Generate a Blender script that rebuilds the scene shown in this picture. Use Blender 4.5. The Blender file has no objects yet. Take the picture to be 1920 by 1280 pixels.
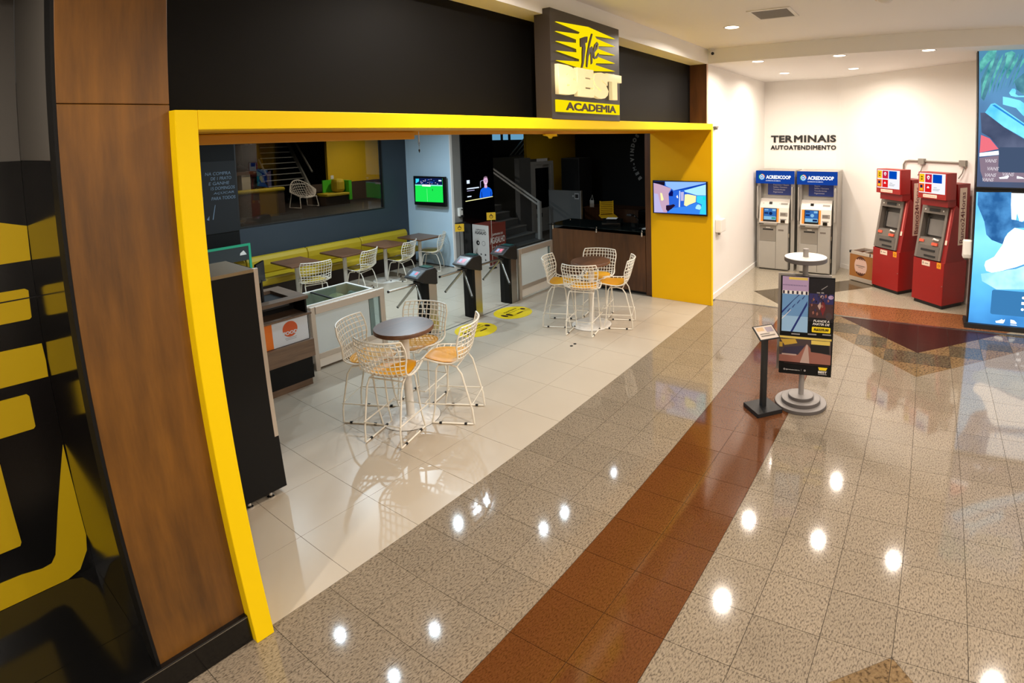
import bpy, bmesh, math, random
from mathutils import Vector, Matrix

random.seed(7)
SC = bpy.context.scene
COL = SC.collection
R = math.radians
PI = math.pi

# ------------------------------------------------------------------ camera
cam_data = bpy.data.cameras.new('camera')
cam = bpy.data.objects.new('camera', cam_data)
COL.objects.link(cam)
SC.camera = cam
yaw, pitch, roll = 0.53378094, 0.08612991, -0.01733063
fwd = Vector((math.cos(pitch) * math.cos(yaw), math.cos(pitch) * math.sin(yaw), -math.sin(pitch)))
rt = Vector((math.sin(yaw), -math.cos(yaw), 0))
up = rt.cross(fwd)
cx_ = rt * math.cos(roll) + up * math.sin(roll)
cy_ = up * math.cos(roll) - rt * math.sin(roll)
M = Matrix.Identity(4)
for i in range(3):
    M[i][0] = cx_[i]; M[i][1] = cy_[i]; M[i][2] = -fwd[i]
M.translation = Vector((-1.6774, -3.0413, 2.8119))
cam.matrix_world = M
cam_data.type = 'PANO'
cam_data.panorama_type = 'FISHEYE_LENS_POLYNOMIAL'
cam_data.sensor_width = 36.0
cam_data.sensor_height = 24.0
cam_data.fisheye_fov = PI * 1.9
U = 18.75
cam_data.fisheye_polynomial_k0 = 0.0
cam_data.fisheye_polynomial_k1 = -1.0111752 / U
cam_data.fisheye_polynomial_k2 = 0.13731291 / U ** 2
cam_data.fisheye_polynomial_k3 = 0.02478096 / U ** 3
cam_data.fisheye_polynomial_k4 = 0.0
cam_data.shift_x = -183.88 / 1920
cam_data.shift_y = -296.86 / 1280
cam_data.clip_start = 0.05

# ------------------------------------------------------------------ world, exposure
world = bpy.data.worlds.new('world')
SC.world = world
world.use_nodes = True
world.node_tree.nodes['Background'].inputs[0].default_value = (1.0, 0.93, 0.84, 1)
world.node_tree.nodes['Background'].inputs[1].default_value = 0.05
SC.view_settings.view_transform = 'Standard'
SC.view_settings.look = 'None'
SC.view_settings.exposure = 0.0
SC.view_settings.gamma = 1.0
SC.view_settings.use_curve_mapping = False
SC.cycles.use_denoising = True
SC.cycles.sample_clamp_indirect = 6.0
SC.cycles.max_bounces = 8

WARM = (1.0, 0.89, 0.78)
COOL = (0.74, 0.90, 1.0)
P_CORR, P_ALC, P_GYM = 62.0, 33.0, 27.0

# ------------------------------------------------------------------ helpers
def lin(c):
    o = []
    for v in c[:3]:
        v /= 255.0
        o.append(v / 12.92 if v <= 0.04045 else ((v + 0.055) / 1.055) ** 2.4)
    return (o[0], o[1], o[2], 1.0)

def mat(name, rgb, rough=0.5, metal=0.0, emit=0.0, noise=0.0, nscale=8.0, coat=0.0, spec=0.5, bump=0.0, alpha=None):
    m = bpy.data.materials.new(name)
    m.use_nodes = True
    nt = m.node_tree
    b = nt.nodes['Principled BSDF']
    c = lin(rgb)
    b.inputs['Base Color'].default_value = c
    b.inputs['Roughness'].default_value = rough
    b.inputs['Metallic'].default_value = metal
    b.inputs['Specular IOR Level'].default_value = spec
    if coat:
        b.inputs['Coat Weight'].default_value = coat
        b.inputs['Coat Roughness'].default_value = 0.05
    if emit:
        b.inputs['Emission Color'].default_value = c
        b.inputs['Emission Strength'].default_value = emit
    if noise or bump:
        tc = nt.nodes.new('ShaderNodeNewGeometry')
        n = nt.nodes.new('ShaderNodeTexNoise')
        n.inputs['Scale'].default_value = nscale
        n.inputs['Detail'].default_value = 4
        nt.links.new(tc.outputs['Position'], n.inputs['Vector'])
        if noise:
            r = nt.nodes.new('ShaderNodeMapRange')
            r.inputs['To Min'].default_value = 1 - noise
            r.inputs['To Max'].default_value = 1 + noise
            nt.links.new(n.outputs['Fac'], r.inputs['Value'])
            mx = nt.nodes.new('ShaderNodeMix')
            mx.data_type = 'RGBA'; mx.blend_type = 'MULTIPLY'
            mx.inputs['Factor'].default_value = 1
            mx.inputs['A'].default_value = c
            nt.links.new(r.outputs['Result'], mx.inputs['B'])
            nt.links.new(mx.outputs['Result'], b.inputs['Base Color'])
        if bump:
            bp = nt.nodes.new('ShaderNodeBump')
            bp.inputs['Strength'].default_value = bump
            bp.inputs['Distance'].default_value = 0.01
            nt.links.new(n.outputs['Fac'], bp.inputs['Height'])
            nt.links.new(bp.outputs['Normal'], b.inputs['Normal'])
    return m

def glass(name, tint=(255, 255, 255), rough=0.0, mixf=0.12, dark=None):
    """A thin pane: mostly transparent, glossy at grazing angles."""
    m = bpy.data.materials.new(name)
    m.use_nodes = True
    nt = m.node_tree
    nt.nodes.clear()
    o = nt.nodes.new('ShaderNodeOutputMaterial')
    t = nt.nodes.new('ShaderNodeBsdfTransparent')
    t.inputs[0].default_value = lin(tint)
    g = nt.nodes.new('ShaderNodeBsdfGlossy')
    g.inputs['Roughness'].default_value = rough
    f = nt.nodes.new('ShaderNodeLayerWeight')
    f.inputs['Blend'].default_value = 0.5
    pw = nt.nodes.new('ShaderNodeMath'); pw.operation = 'POWER'; pw.inputs[1].default_value = 5.0
    ma = nt.nodes.new('ShaderNodeMath'); ma.operation = 'MULTIPLY_ADD'; ma.inputs[1].default_value = 0.8; ma.inputs[2].default_value = 0.035
    mx = nt.nodes.new('ShaderNodeMixShader')
    nt.links.new(f.outputs['Facing'], pw.inputs[0]); nt.links.new(pw.outputs[0], ma.inputs[0])
    nt.links.new(ma.outputs[0], mx.inputs[0])
    nt.links.new(t.outputs[0], mx.inputs[1])
    nt.links.new(g.outputs[0], mx.inputs[2])
    nt.links.new(mx.outputs[0], o.inputs[0])
    return m

def wood(name, a, b_, rough=0.35, axis='Z', scale=1.0, streak=14.0):
    m = bpy.data.materials.new(name)
    m.use_nodes = True
    nt = m.node_tree
    b = nt.nodes['Principled BSDF']
    b.inputs['Roughness'].default_value = rough
    g = nt.nodes.new('ShaderNodeNewGeometry')
    mp = nt.nodes.new('ShaderNodeMapping')
    s = {'X': (1.0, streak, streak), 'Y': (streak, 1.0, streak), 'Z': (streak, streak, 1.0)}[axis]
    mp.inputs['Scale'].default_value = [v * scale for v in s]
    n = nt.nodes.new('ShaderNodeTexNoise')
    n.inputs['Scale'].default_value = 1.6
    n.inputs['Detail'].default_value = 7
    n.inputs['Roughness'].default_value = 0.62
    n2 = nt.nodes.new('ShaderNodeTexNoise')
    n2.inputs['Scale'].default_value = 1.1
    ad = nt.nodes.new('ShaderNodeMath'); ad.operation = 'ADD'
    ml = nt.nodes.new('ShaderNodeMath'); ml.operation = 'MULTIPLY'; ml.inputs[1].default_value = 0.5
    r = nt.nodes.new('ShaderNodeValToRGB')
    r.color_ramp.elements[0].position = 0.36; r.color_ramp.elements[0].color = lin(a)
    r.color_ramp.elements[1].position = 0.64; r.color_ramp.elements[1].color = lin(b_)
    nt.links.new(g.outputs['Position'], mp.inputs['Vector'])
    nt.links.new(mp.outputs[0], n.inputs['Vector'])
    nt.links.new(g.outputs['Position'], n2.inputs['Vector'])
    nt.links.new(n.outputs['Fac'], ad.inputs[0]); nt.links.new(n2.outputs['Fac'], ad.inputs[1])
    nt.links.new(ad.outputs[0], ml.inputs[0])
    nt.links.new(ml.outputs[0], r.inputs['Fac'])
    nt.links.new(r.outputs['Color'], b.inputs['Base Color'])
    return m

def stone(name, base, dark, light, rough=0.1, scale=95.0, amt=0.36, spec=0.5, tilevar=0.05, stretch=(0.45, 1.0, 1.0)):
    """Polished speckled granite; every tile is a shade of its own."""
    m = bpy.data.materials.new(name)
    m.use_nodes = True
    nt = m.node_tree
    b = nt.nodes['Principled BSDF']
    b.inputs['Roughness'].default_value = rough
    b.inputs['Specular IOR Level'].default_value = spec
    g = nt.nodes.new('ShaderNodeNewGeometry')
    mp = nt.nodes.new('ShaderNodeMapping'); mp.inputs['Scale'].default_value = stretch
    mp.inputs['Rotation'].default_value = (0, 0, R(25))
    n = nt.nodes.new('ShaderNodeTexNoise'); n.inputs['Scale'].default_value = scale
    n.inputs['Detail'].default_value = 2.5; n.inputs['Roughness'].default_value = 0.6
    r = nt.nodes.new('ShaderNodeValToRGB')
    e = r.color_ramp.elements
    e[0].position = amt; e[0].color = lin(dark)
    e[1].position = amt + 0.09; e[1].color = lin(base)
    k = e.new(0.66); k.color = lin(light)
    n2 = nt.nodes.new('ShaderNodeTexNoise'); n2.inputs['Scale'].default_value = 5.0
    oi = nt.nodes.new('ShaderNodeObjectInfo')
    r2 = nt.nodes.new('ShaderNodeMapRange')
    r2.inputs['To Min'].default_value = 1 - tilevar; r2.inputs['To Max'].default_value = 1 + tilevar
    r3 = nt.nodes.new('ShaderNodeMapRange')
    r3.inputs['To Min'].default_value = 0.92; r3.inputs['To Max'].default_value = 1.08
    mu = nt.nodes.new('ShaderNodeMath'); mu.operation = 'MULTIPLY'
    mx = nt.nodes.new('ShaderNodeMix'); mx.data_type = 'RGBA'; mx.blend_type = 'MULTIPLY'
    mx.inputs['Factor'].default_value = 1
    L = nt.links.new
    L(g.outputs['Position'], mp.inputs['Vector']); L(mp.outputs[0], n.inputs['Vector'])
    L(g.outputs['Position'], n2.inputs['Vector'])
    L(n.outputs['Fac'], r.inputs['Fac']); L(oi.outputs['Random'], r2.inputs['Value'])
    L(n2.outputs['Fac'], r3.inputs['Value'])
    L(r2.outputs[0], mu.inputs[0]); L(r3.outputs[0], mu.inputs[1])
    L(r.outputs['Color'], mx.inputs['A']); L(mu.outputs[0], mx.inputs['B'])
    L(mx.outputs['Result'], b.inputs['Base Color'])
    return m

class MB:
    """Collects boxes, tubes, lathes and prisms and links them as ONE mesh object."""
    def __init__(s):
        s.v, s.f, s.m = [], [], []
    def add(s, vs, fs, mi=0):
        k = len(s.v)
        s.v += [tuple(p) for p in vs]
        s.f += [tuple(i + k for i in f) for f in fs]
        s.m += [mi] * len(fs)
        return s
    def box(s, x0, y0, z0, x1, y1, z1, mi=0):
        vs = [(x0, y0, z0), (x1, y0, z0), (x1, y1, z0), (x0, y1, z0), (x0, y0, z1), (x1, y0, z1), (x1, y1, z1), (x0, y1, z1)]
        return s.add(vs, [(0, 3, 2, 1), (4, 5, 6, 7), (0, 1, 5, 4), (1, 2, 6, 5), (2, 3, 7, 6), (3, 0, 4, 7)], mi)
    def prism(s, poly, a, b, axis='Z', mi=0):
        """Extrude a 2D outline from a to b along an axis (Z: xy, Y: xz, X: yz)."""
        def P(p, h):
            return (p[0], p[1], h) if axis == 'Z' else (p[0], h, p[1]) if axis == 'Y' else (h, p[0], p[1])
        ar = sum(poly[i - 1][0] * poly[i][1] - poly[i][0] * poly[i - 1][1] for i in range(len(poly)))
        if (ar < 0) != (axis == 'Y'):
            poly = poly[::-1]
        n = len(poly)
        vs = [P(p, min(a, b)) for p in poly] + [P(p, max(a, b)) for p in poly]
        fs = [tuple(range(n - 1, -1, -1)), tuple(range(n, 2 * n))]
        fs += [(i, (i + 1) % n, n + (i + 1) % n, n + i) for i in range(n)]
        return s.add(vs, fs, mi)
    def hexa(s, lo, hi, mi=0):
        """Eight corners: four below (counter-clockwise), four above."""
        return s.add(list(lo) + list(hi), [(0, 3, 2, 1), (4, 5, 6, 7), (0, 1, 5, 4), (1, 2, 6, 5), (2, 3, 7, 6), (3, 0, 4, 7)], mi)
    def lathe(s, prof, seg=24, c=(0, 0, 0), mi=0, caps=True):
        n = len(prof); vs, fs = [], []
        for k in range(seg):
            a = 2 * PI * k / seg
            vs += [(c[0] + r * math.cos(a), c[1] + r * math.sin(a), c[2] + z) for r, z in prof]
        for k in range(seg):
            q = (k + 1) % seg
            fs += [(k * n + i, q * n + i, q * n + i + 1, k * n + i + 1) for i in range(n - 1)]
        if caps and prof[0][0] > 2e-3: fs.append(tuple(k * n for k in range(seg - 1, -1, -1)))
        if caps and prof[-1][0] > 2e-3: fs.append(tuple(k * n + n - 1 for k in range(seg)))
        return s.add(vs, fs, mi)
    def cyl(s, p, q, r, seg=12, mi=0, r2=None):
        return s.tube([p, q], r, seg, mi=mi, r2=r2)
    def tube(s, pts, r, seg=6, closed=False, mi=0, r2=None):
        P = [Vector(p) for p in pts]
        n = len(P); vs, fs = [], []
        T = []
        for i in range(n):
            a = P[i - 1] if (i > 0 or closed) else P[i]
            b = P[(i + 1) % n] if (i < n - 1 or closed) else P[i]
            t = (b - a)
            T.append(t.normalized() if t.length > 1e-9 else Vector((0, 0, 1)))
        u = T[0].cross(Vector((0, 0, 1)))
        if u.length < 0.1: u = T[0].cross(Vector((1, 0, 0)))
        u.normalize()
        for i in range(n):
            u = (u - T[i] * u.dot(T[i]))
            if u.length < 1e-6: u = T[i].orthogonal()
            u.normalize()
            w = T[i].cross(u)
            rr = r if r2 is None else r + (r2 - r) * i / max(1, n - 1)
            vs += [tuple(P[i] + (u * math.cos(2 * PI * k / seg) + w * math.sin(2 * PI * k / seg)) * rr) for k in range(seg)]
        for i in range(n if closed else n - 1):
            j = (i + 1) % n
            fs += [(i * seg + k, i * seg + (k + 1) % seg, j * seg + (k + 1) % seg, j * seg + k) for k in range(seg)]
        if not closed:
            fs += [tuple(range(seg - 1, -1, -1)), tuple((n - 1) * seg + k for k in range(seg))]
        return s.add(vs, fs, mi)
    def grid(s, fn, nu, nv, mi=0):
        vs = [fn(i / nu, j / nv) for j in range(nv + 1) for i in range(nu + 1)]
        w = nu + 1
        return s.add(vs, [(j * w + i, j * w + i + 1, (j + 1) * w + i + 1, (j + 1) * w + i) for j in range(nv) for i in range(nu)], mi)
    def mesh(s, name, mats, smooth=False):
        me = bpy.data.meshes.new(name)
        me.from_pydata(s.v, [], s.f)
        for m in (mats if isinstance(mats, (list, tuple)) else [mats]):
            me.materials.append(m)
        if any(s.m):
            me.polygons.foreach_set('material_index', s.m)
        if smooth:
            me.polygons.foreach_set('use_smooth', [True] * len(s.f))
            me.set_sharp_from_angle(angle=R(38))
        me.update()
        return me
    def build(s, name, mats, parent=None, loc=(0, 0, 0), rz=0.0, smooth=False, bevel=0.0):
        return link(name, s.mesh(name, mats, smooth), parent, loc, rz, bevel)

def link(name, me, parent=None, loc=(0, 0, 0), rz=0.0, bevel=0.0):
    o = bpy.data.objects.new(name, me)
    COL.objects.link(o)
    o.parent = parent
    o.location = loc
    o.rotation_euler = (0, 0, rz)
    if bevel:
        b = o.modifiers.new('bevel', 'BEVEL')
        b.width = bevel; b.segments = 2; b.limit_method = 'ANGLE'; b.angle_limit = R(40)
    return o

def tag(o, label=None, cat=None, group=None, kind=None):
    if label: o['label'] = label
    if cat: o['category'] = cat
    if group: o['group'] = group
    if kind: o['kind'] = kind
    return o

def thing(name, label, cat, loc=(0, 0, 0), rz=0.0, group=None):
    o = bpy.data.objects.new(name, None)
    COL.objects.link(o)
    o.location = loc
    o.rotation_euler = (0, 0, rz)
    o.empty_display_size = 0.1
    return tag(o, label, cat, group)

def bx(name, b, m, parent=None, bevel=0.0, **k):
    return MB().box(*b).build(name, m, parent, bevel=bevel, **k)

def struct(name, b, m, label=None, bevel=0.0):
    o = bx(name, b, m, bevel=bevel)
    return tag(o, label, None, None, 'structure')

def dup(root, loc, rz, label=None, group=None):
    r = root.copy(); COL.objects.link(r)
    r.location = loc; r.rotation_euler = (0, 0, rz)
    if label: r['label'] = label
    if group: r['group'] = group
    for ch in list(root.children):
        c = ch.copy(); COL.objects.link(c); c.parent = r
        for g in ch.children:
            d = g.copy(); COL.objects.link(d); d.parent = c
    return r

def frame(o, right, upv):
    """Matrix whose x runs along right, y along up, z out of the face."""
    r, u = Vector(right).normalized(), Vector(upv).normalized()
    n = r.cross(u)
    m = Matrix.Identity(4)
    for i in range(3):
        m[i][0] = r[i]; m[i][1] = u[i]; m[i][2] = n[i]
    m.translation = Vector(o)
    return m

DG = [None]
def text_mesh(s, size=1.0, ext=0.002, bold=0.0, align='CENTER', bevel=0.0, fit=None, shear=0.0, spacing=1.0):
    """Lettering as a mesh in the xy plane; fit=(w, h) scales it into a centred box."""
    cu = bpy.data.curves.new('lettering', 'FONT')
    fat = bold * size if bold and any(c in s for c in 'MW') else 0
    cu.body = s; cu.size = size; cu.extrude = ext; cu.offset = 0 if fat else bold
    cu.align_x = align; cu.align_y = 'CENTER'; cu.bevel_depth = bevel; cu.shear = shear
    cu.space_character = spacing
    cu.resolution_u = 3
    o = bpy.data.objects.new('lettering_tmp', cu)
    COL.objects.link(o)
    dg = bpy.context.evaluated_depsgraph_get()
    me = bpy.data.meshes.new_from_object(o.evaluated_get(dg))
    bpy.data.objects.remove(o); bpy.data.curves.remove(cu)
    if fat:      # thicken by overlaying shifted copies, each a hair further out
        bm = bmesh.new()
        for k, (dx, dy) in enumerate(((0, 0), (1, 0), (-1, 0), (0, 1), (0, -1), (.7, .7), (-.7, .7), (.7, -.7), (-.7, -.7))):
            c = me.copy(); c.transform(Matrix.Translation((dx * fat, dy * fat, k * 1.2e-4))); bm.from_mesh(c); bpy.data.meshes.remove(c)
        bm.to_mesh(me); bm.free()
    if fit and len(me.vertices):
        xs = [v.co.x for v in me.vertices]; ys = [v.co.y for v in me.vertices]
        w, h = max(xs) - min(xs), max(ys) - min(ys)
        cx, cy = (max(xs) + min(xs)) / 2, (max(ys) + min(ys)) / 2
        sx = fit[0] / w; sy = fit[1] / h if fit[1] else sx
        for v in me.vertices:
            v.co.x = (v.co.x - cx) * sx; v.co.y = (v.co.y - cy) * sy
    return me

def text(name, s, m, F, parent=None, **k):
    me = text_mesh(s, **k)
    me.transform(F)
    me.materials.clear(); me.materials.append(m)
    me.update()
    return link(name, me, parent)

def joined_text(name, items, m, parent=None):
    """Several lines of print as one part: items are (string, frame, kwargs)."""
    bm = bmesh.new()
    for s, F, k in items:
        me = text_mesh(s, **k); me.transform(F); bm.from_mesh(me); bpy.data.meshes.remove(me)
    me = bpy.data.meshes.new(name); bm.to_mesh(me); bm.free()
    me.materials.clear(); me.materials.append(m)
    return tag(link(name, me, parent), kind='stuff')

def flat(name, polys, F, parent=None, step=0.0006):
    """Flat print: (outline, material) pairs laid over one another in the plane of F."""
    mb = MB(); ms = []
    for i, (p, m) in enumerate(polys):
        if m not in ms: ms.append(m)
        n = Vector((F[0][2], F[1][2], F[2][2]))
        pts = [F @ Vector((q[0], q[1], step * (i + 1))) for q in p]
        ar = sum(p[j - 1][0] * p[j][1] - p[j][0] * p[j - 1][1] for j in range(len(p)))
        if ar < 0: pts = pts[::-1]
        mb.add(pts, [tuple(range(len(pts)))], ms.index(m))
    o = mb.build(name, ms, parent)
    return o if name in ('screen_picture', 'poster_print') or len(polys) < 2 else tag(o, kind='stuff')

def rect(x0, y0, x1, y1):
    return [(x0, y0), (x1, y0), (x1, y1), (x0, y1)]

def disc(x, y, r, n=24, ry=None, a0=0.0, a1=2 * PI):
    return [(x + r * math.cos(a0 + (a1 - a0) * k / n), y + (ry or r) * math.sin(a0 + (a1 - a0) * k / n)) for k in range(n + (0 if a1 - a0 > 6.2 else 1))]

def rrect(x0, y0, x1, y1, r, n=5):
    o = []
    for cx, cy, a in ((x1 - r, y0 + r, -90), (x1 - r, y1 - r, 0), (x0 + r, y1 - r, 90), (x0 + r, y0 + r, 180)):
        o += [(cx + r * math.cos(R(a + 90 * k / n)), cy + r * math.sin(R(a + 90 * k / n))) for k in range(n + 1)]
    return o

def clip(poly, f):
    """Keep the part of a polygon where f >= 0 (f is linear)."""
    o = []
    for i in range(len(poly)):
        p, q = poly[i - 1], poly[i]
        a, b = f(p), f(q)
        if (a >= 0) != (b >= 0):
            t = a / (a - b)
            o.append((p[0] + (q[0] - p[0]) * t, p[1] + (q[1] - p[1]) * t))
        if b >= 0: o.append(q)
    return o

def area(p):
    return abs(sum(p[i - 1][0] * p[i][1] - p[i][0] * p[i - 1][1] for i in range(len(p)))) / 2 if len(p) > 2 else 0

# ------------------------------------------------------------------ materials
Y = {}
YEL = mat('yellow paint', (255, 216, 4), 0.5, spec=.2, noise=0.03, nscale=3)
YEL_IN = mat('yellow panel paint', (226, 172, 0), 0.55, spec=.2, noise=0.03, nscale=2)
BLACK = mat('black paint', (15, 14, 13), 0.55, noise=0.12, nscale=1.3, spec=.12)
BLACK_G = mat('glossy black panel', (14, 14, 14), 0.12)
BLACK_M = mat('matt black', (20, 20, 21), 0.5)
BLACKW = mat('black wall', (13, 13, 13), 0.6, spec=.25)
WHITE_W = mat('warm white wall', (242, 238, 232), 0.7, noise=0.015, nscale=2)
CEIL = mat('white ceiling', (243, 240, 235), 0.8)
GREY_W = mat('grey wall', (108, 108, 106), 0.7, noise=0.06, nscale=2)
BLUE_W = mat('slate blue wall', (44, 54, 63), 0.6, noise=0.08, nscale=2)
COLM = mat('pale column paint', (196, 222, 240), 0.6, noise=0.03, nscale=3)
COLG = mat('grey column cladding', (150, 148, 144), 0.6)
DARK = mat('dark room', (24, 23, 22), 0.8)
OLIVE = mat('yellow far wall', (214, 170, 6), 0.7)
TILE_W = mat('white porcelain', (186, 174, 156), 0.27, noise=0.05, nscale=1.7)
GROUT = mat('grout', (84, 76, 66), 0.8)
GRAN = stone('beige granite', (134, 121, 104), (96, 86, 74), (150, 137, 118), 0.06, 105.0, 0.38, spec=.8)
GRAN_B = stone('brown granite', (90, 52, 26), (74, 40, 19), (100, 60, 33), 0.08, 120.0, 0.36)
GRAN_D = stone('olive granite', (80, 70, 54), (54, 46, 36), (98, 86, 66), 0.1, 40.0, 0.38, stretch=(1, 1, 1))
GRAN_L = stone('tan granite', (112, 90, 62), (78, 62, 42), (128, 106, 76), 0.1, 40.0, 0.38, stretch=(1, 1, 1))
MAROON = stone('maroon granite', (50, 26, 23), (36, 18, 16), (60, 33, 29), 0.25, 60.0, 0.36, spec=.15)
BEIGE = stone('cream granite', (156, 146, 127), (138, 127, 110), (166, 157, 138), 0.1, 60.0, 0.34)
ORANGE_F = stone('orange brown granite', (122, 78, 48), (102, 62, 36), (134, 88, 56), 0.12, 60.0, 0.36)
WOODP = wood('pillar wood', (84, 54, 20), (134, 88, 30), 0.38, 'Z', 1.0, 9.0)
WOODD = wood('dark counter wood', (60, 34, 14), (98, 60, 30), 0.4, 'Z', 1.0, 10.0)
WOODT = wood('table top wood', (86, 56, 38), (118, 80, 54), 0.32, 'X', 1.5, 9.0)
WOODC = wood('walnut laminate', (74, 58, 46), (128, 104, 84), 0.4, 'X', 1.2, 14.0)
WIRE = mat('white wire', (236, 230, 216), 0.4)
PAD = mat('mustard leatherette', (222, 156, 22), 0.42, bump=0.1, nscale=60)
PADY = mat('mustard upholstery', (172, 146, 14), 0.6, noise=0.06, nscale=6)
WHITEM = mat('white powder coat', (226, 222, 214), 0.4)
STEEL = mat('brushed steel', (188, 184, 176), 0.28, 1.0)
CHROME = mat('chrome', (220, 220, 220), 0.12, 1.0)
ALU = mat('aluminium frame', (200, 190, 178), 0.42, 0.6)
RUBBER = mat('black rubber', (16, 15, 15), 0.7)
PLASTW = mat('white plastic', (232, 228, 220), 0.45)
SILVER = mat('silver grey steel', (172, 168, 160), 0.42, 0.2)
SILVER_D = mat('mid grey panel', (140, 134, 124), 0.5)
RED = mat('red cabinet paint', (150, 14, 11), 0.42, noise=0.03, nscale=2)
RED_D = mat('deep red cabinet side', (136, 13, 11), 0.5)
GREYF = mat('warm grey moulding', (112, 104, 96), 0.5)
CREAM = mat('cream print', (238, 216, 196), 0.6)
BEZEL = mat('black bezel', (12, 12, 13), 0.3)
def G(name, rgb, s=1.0):
    """A lit patch: gives its colour as light and reflects almost nothing."""
    m = bpy.data.materials.new(name)
    m.use_nodes = True
    nt = m.node_tree; nt.nodes.clear()
    o = nt.nodes.new('ShaderNodeOutputMaterial'); e = nt.nodes.new('ShaderNodeEmission')
    e.inputs[0].default_value = lin(rgb); e.inputs[1].default_value = s
    nt.links.new(e.outputs[0], o.inputs[0])
    return m
# ------------------------------------------------------------------ structure: floors
floor = bx('floor', (-7, -9.5, -0.3, 14, 13.2, -0.006), GROUT)
tag(floor, 'shopping corridor and gym floor of polished tiles', None, None, 'structure')
TZ = -0.006

def slab(poly, m, name, parent=floor, top=0.0, gap=0.0018):
    cx = sum(p[0] for p in poly) / len(poly); cy = sum(p[1] for p in poly) / len(poly)
    q = []
    for p in poly:
        d = Vector((cx - p[0], cy - p[1])); L = d.length
        k = gap * 1.4 / L if L > 0.01 else 0
        q.append((p[0] - cx + d.x * k, p[1] - cy + d.y * k))
    return MB().prism(q, TZ, top).build(name, m, parent, loc=(cx, cy, 0))

# white porcelain of the gym: 0.6 m tiles, one shared mesh
tile_me = MB().box(-.2985, -.2985, TZ, .2985, .2985, 0).mesh('white_tile', TILE_W)
for i in range(-1, 16):
    for j in range(0, 12):
        if i > 10 and j < 5: continue
        link('white_tile', tile_me, floor, (0.6 * i + 0.3, 0.6 * j + 0.3, 0))
# granite of the corridor
PX, PY, X0 = 0.3997, 0.3945, 1.0395
AX = -8 * PY
DIAM = ((7.75, 2.713), (-1.66, 2.71))
gme = {}
def cell_tile(poly, m, name):
    if len(poly) == 4 and abs(area(poly) - PX * PY) < 1e-6:
        if m.name not in gme:
            gme[m.name] = MB().box(-PX / 2 + .0016, -PY / 2 + .0016, TZ, PX / 2 - .0016, PY / 2 - .0016, 0).mesh(name, m)
        link(name, gme[m.name], floor, ((poly[0][0] + poly[2][0]) / 2, (poly[0][1] + poly[2][1]) / 2, 0))
    elif area(poly) > 0.002:
        slab(poly, m, name)
for i in range(-9, 15):
    for j in range(0, 14):
        x0, x1 = X0 + PX * i, X0 + PX * (i + 1)
        y1, y0 = -PY * j, -PY * (j + 1)
        if x0 > 6.93: continue
        poly = rect(x0, y0, min(x1, 6.945), y1)
        ym = (y0 + y1) / 2; xm = (x0 + x1) / 2
        s = 1 if ym > AX else -1
        cx, RR = DIAM[0] if xm > 2.5 else DIAM[1]
        sg = -1 if xm > 2.5 else 1
        f_out = lambda p: RR - (sg * (p[0] - cx) + s * (p[1] - AX))
        f_in = lambda p: RR - 2 * PY + .004 - (sg * (p[0] - cx) + s * (p[1] - AX))
        base, nm = (GRAN_B, 'brown_tile') if j in (3, 4) else (GRAN, 'granite_tile')
        outer = clip(poly, lambda p: -f_out(p))
        ring = clip(clip(poly, f_out), lambda p: -f_in(p))
        inner = clip(poly, f_in)
        if len(outer) > 2: cell_tile(outer, base, nm)
        if len(ring) > 2:
            tip = 10 if xm > 2.5 else -1
            k = abs(i - tip) + (j - 8 if s < 0 else 7 - j)
            cell_tile(ring, GRAN_D if k % 2 else GRAN_L, 'checker_tile')
        if len(inner) > 2: cell_tile(inner, MAROON, 'maroon_tile')
# alcove floor: cream field, dark diamond band, orange band
bx('alcove_field', (7.0, -6.0, TZ, 10.5, 0.05, -0.0012), BEIGE, floor)
dia = lambda r: [(7.75 + r, AX), (7.75, AX + r), (7.75 - r, AX), (7.75, AX - r)]
def right_of(p): return clip(p, lambda q: q[0] - 7.0)
ro, ri = 2.713, 2.713 - 2 * PY
for a, b in (((7.0, AX + ro - .75), (7.75, AX + ro)), ):
    slab([a, b, (7.75, AX + ri), (7.0, AX + ri - .75)], GRAN_D, 'diamond_band', gap=0)
slab([(7.75, AX + ro), (7.75 + ro, AX), (7.75 + ri, AX), (7.75, AX + ri)], GRAN_D, 'diamond_band', gap=0)
slab([(7.0, AX + ri - .75), (7.72, AX + ri - .03), (7.72, AX - ri + .03), (7.0, AX - ri + .75)], ORANGE_F, 'orange_band', gap=0, top=-0.0002)
tag(bx('threshold_strip', (6.947, -6.0, TZ, 6.998, 0.04, 0.003), STEEL, floor), 'steel strip across the floor before the cash machines')
tag(bx('joint_strip', (3.4, 2.985, TZ, 5.35, 3.012, 0.0015), mat('dark joint', (88, 84, 76), .5), floor), 'dark joint line under the turnstiles')

# ------------------------------------------------------------------ structure: facade
wf = struct('wall_front', (-0.681, 0.31, 2.93, 6.6, 0.42, 3.96), BLACK, 'black fascia wall above the yellow portal')
struct('ceiling_bulkhead', (-7, 0.02, 3.945, 6.655, 0.45, 4.2), CEIL, 'white bulkhead above the black fascia')
ceiling = struct('ceiling', (-7, -9.5, 4.18, 6.75, 0.02, 4.3), CEIL, 'white plaster ceiling of the corridor')
struct('ceiling_beam', (6.65, -9.5, 3.95, 6.75, 0.05, 4.3), CEIL, 'dropped white beam in front of the cash machine alcove')
struct('ceiling_alcove', (6.75, -9.5, 3.95, 12, 0.05, 4.1), CEIL, 'white ceiling over the cash machine alcove')
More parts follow.
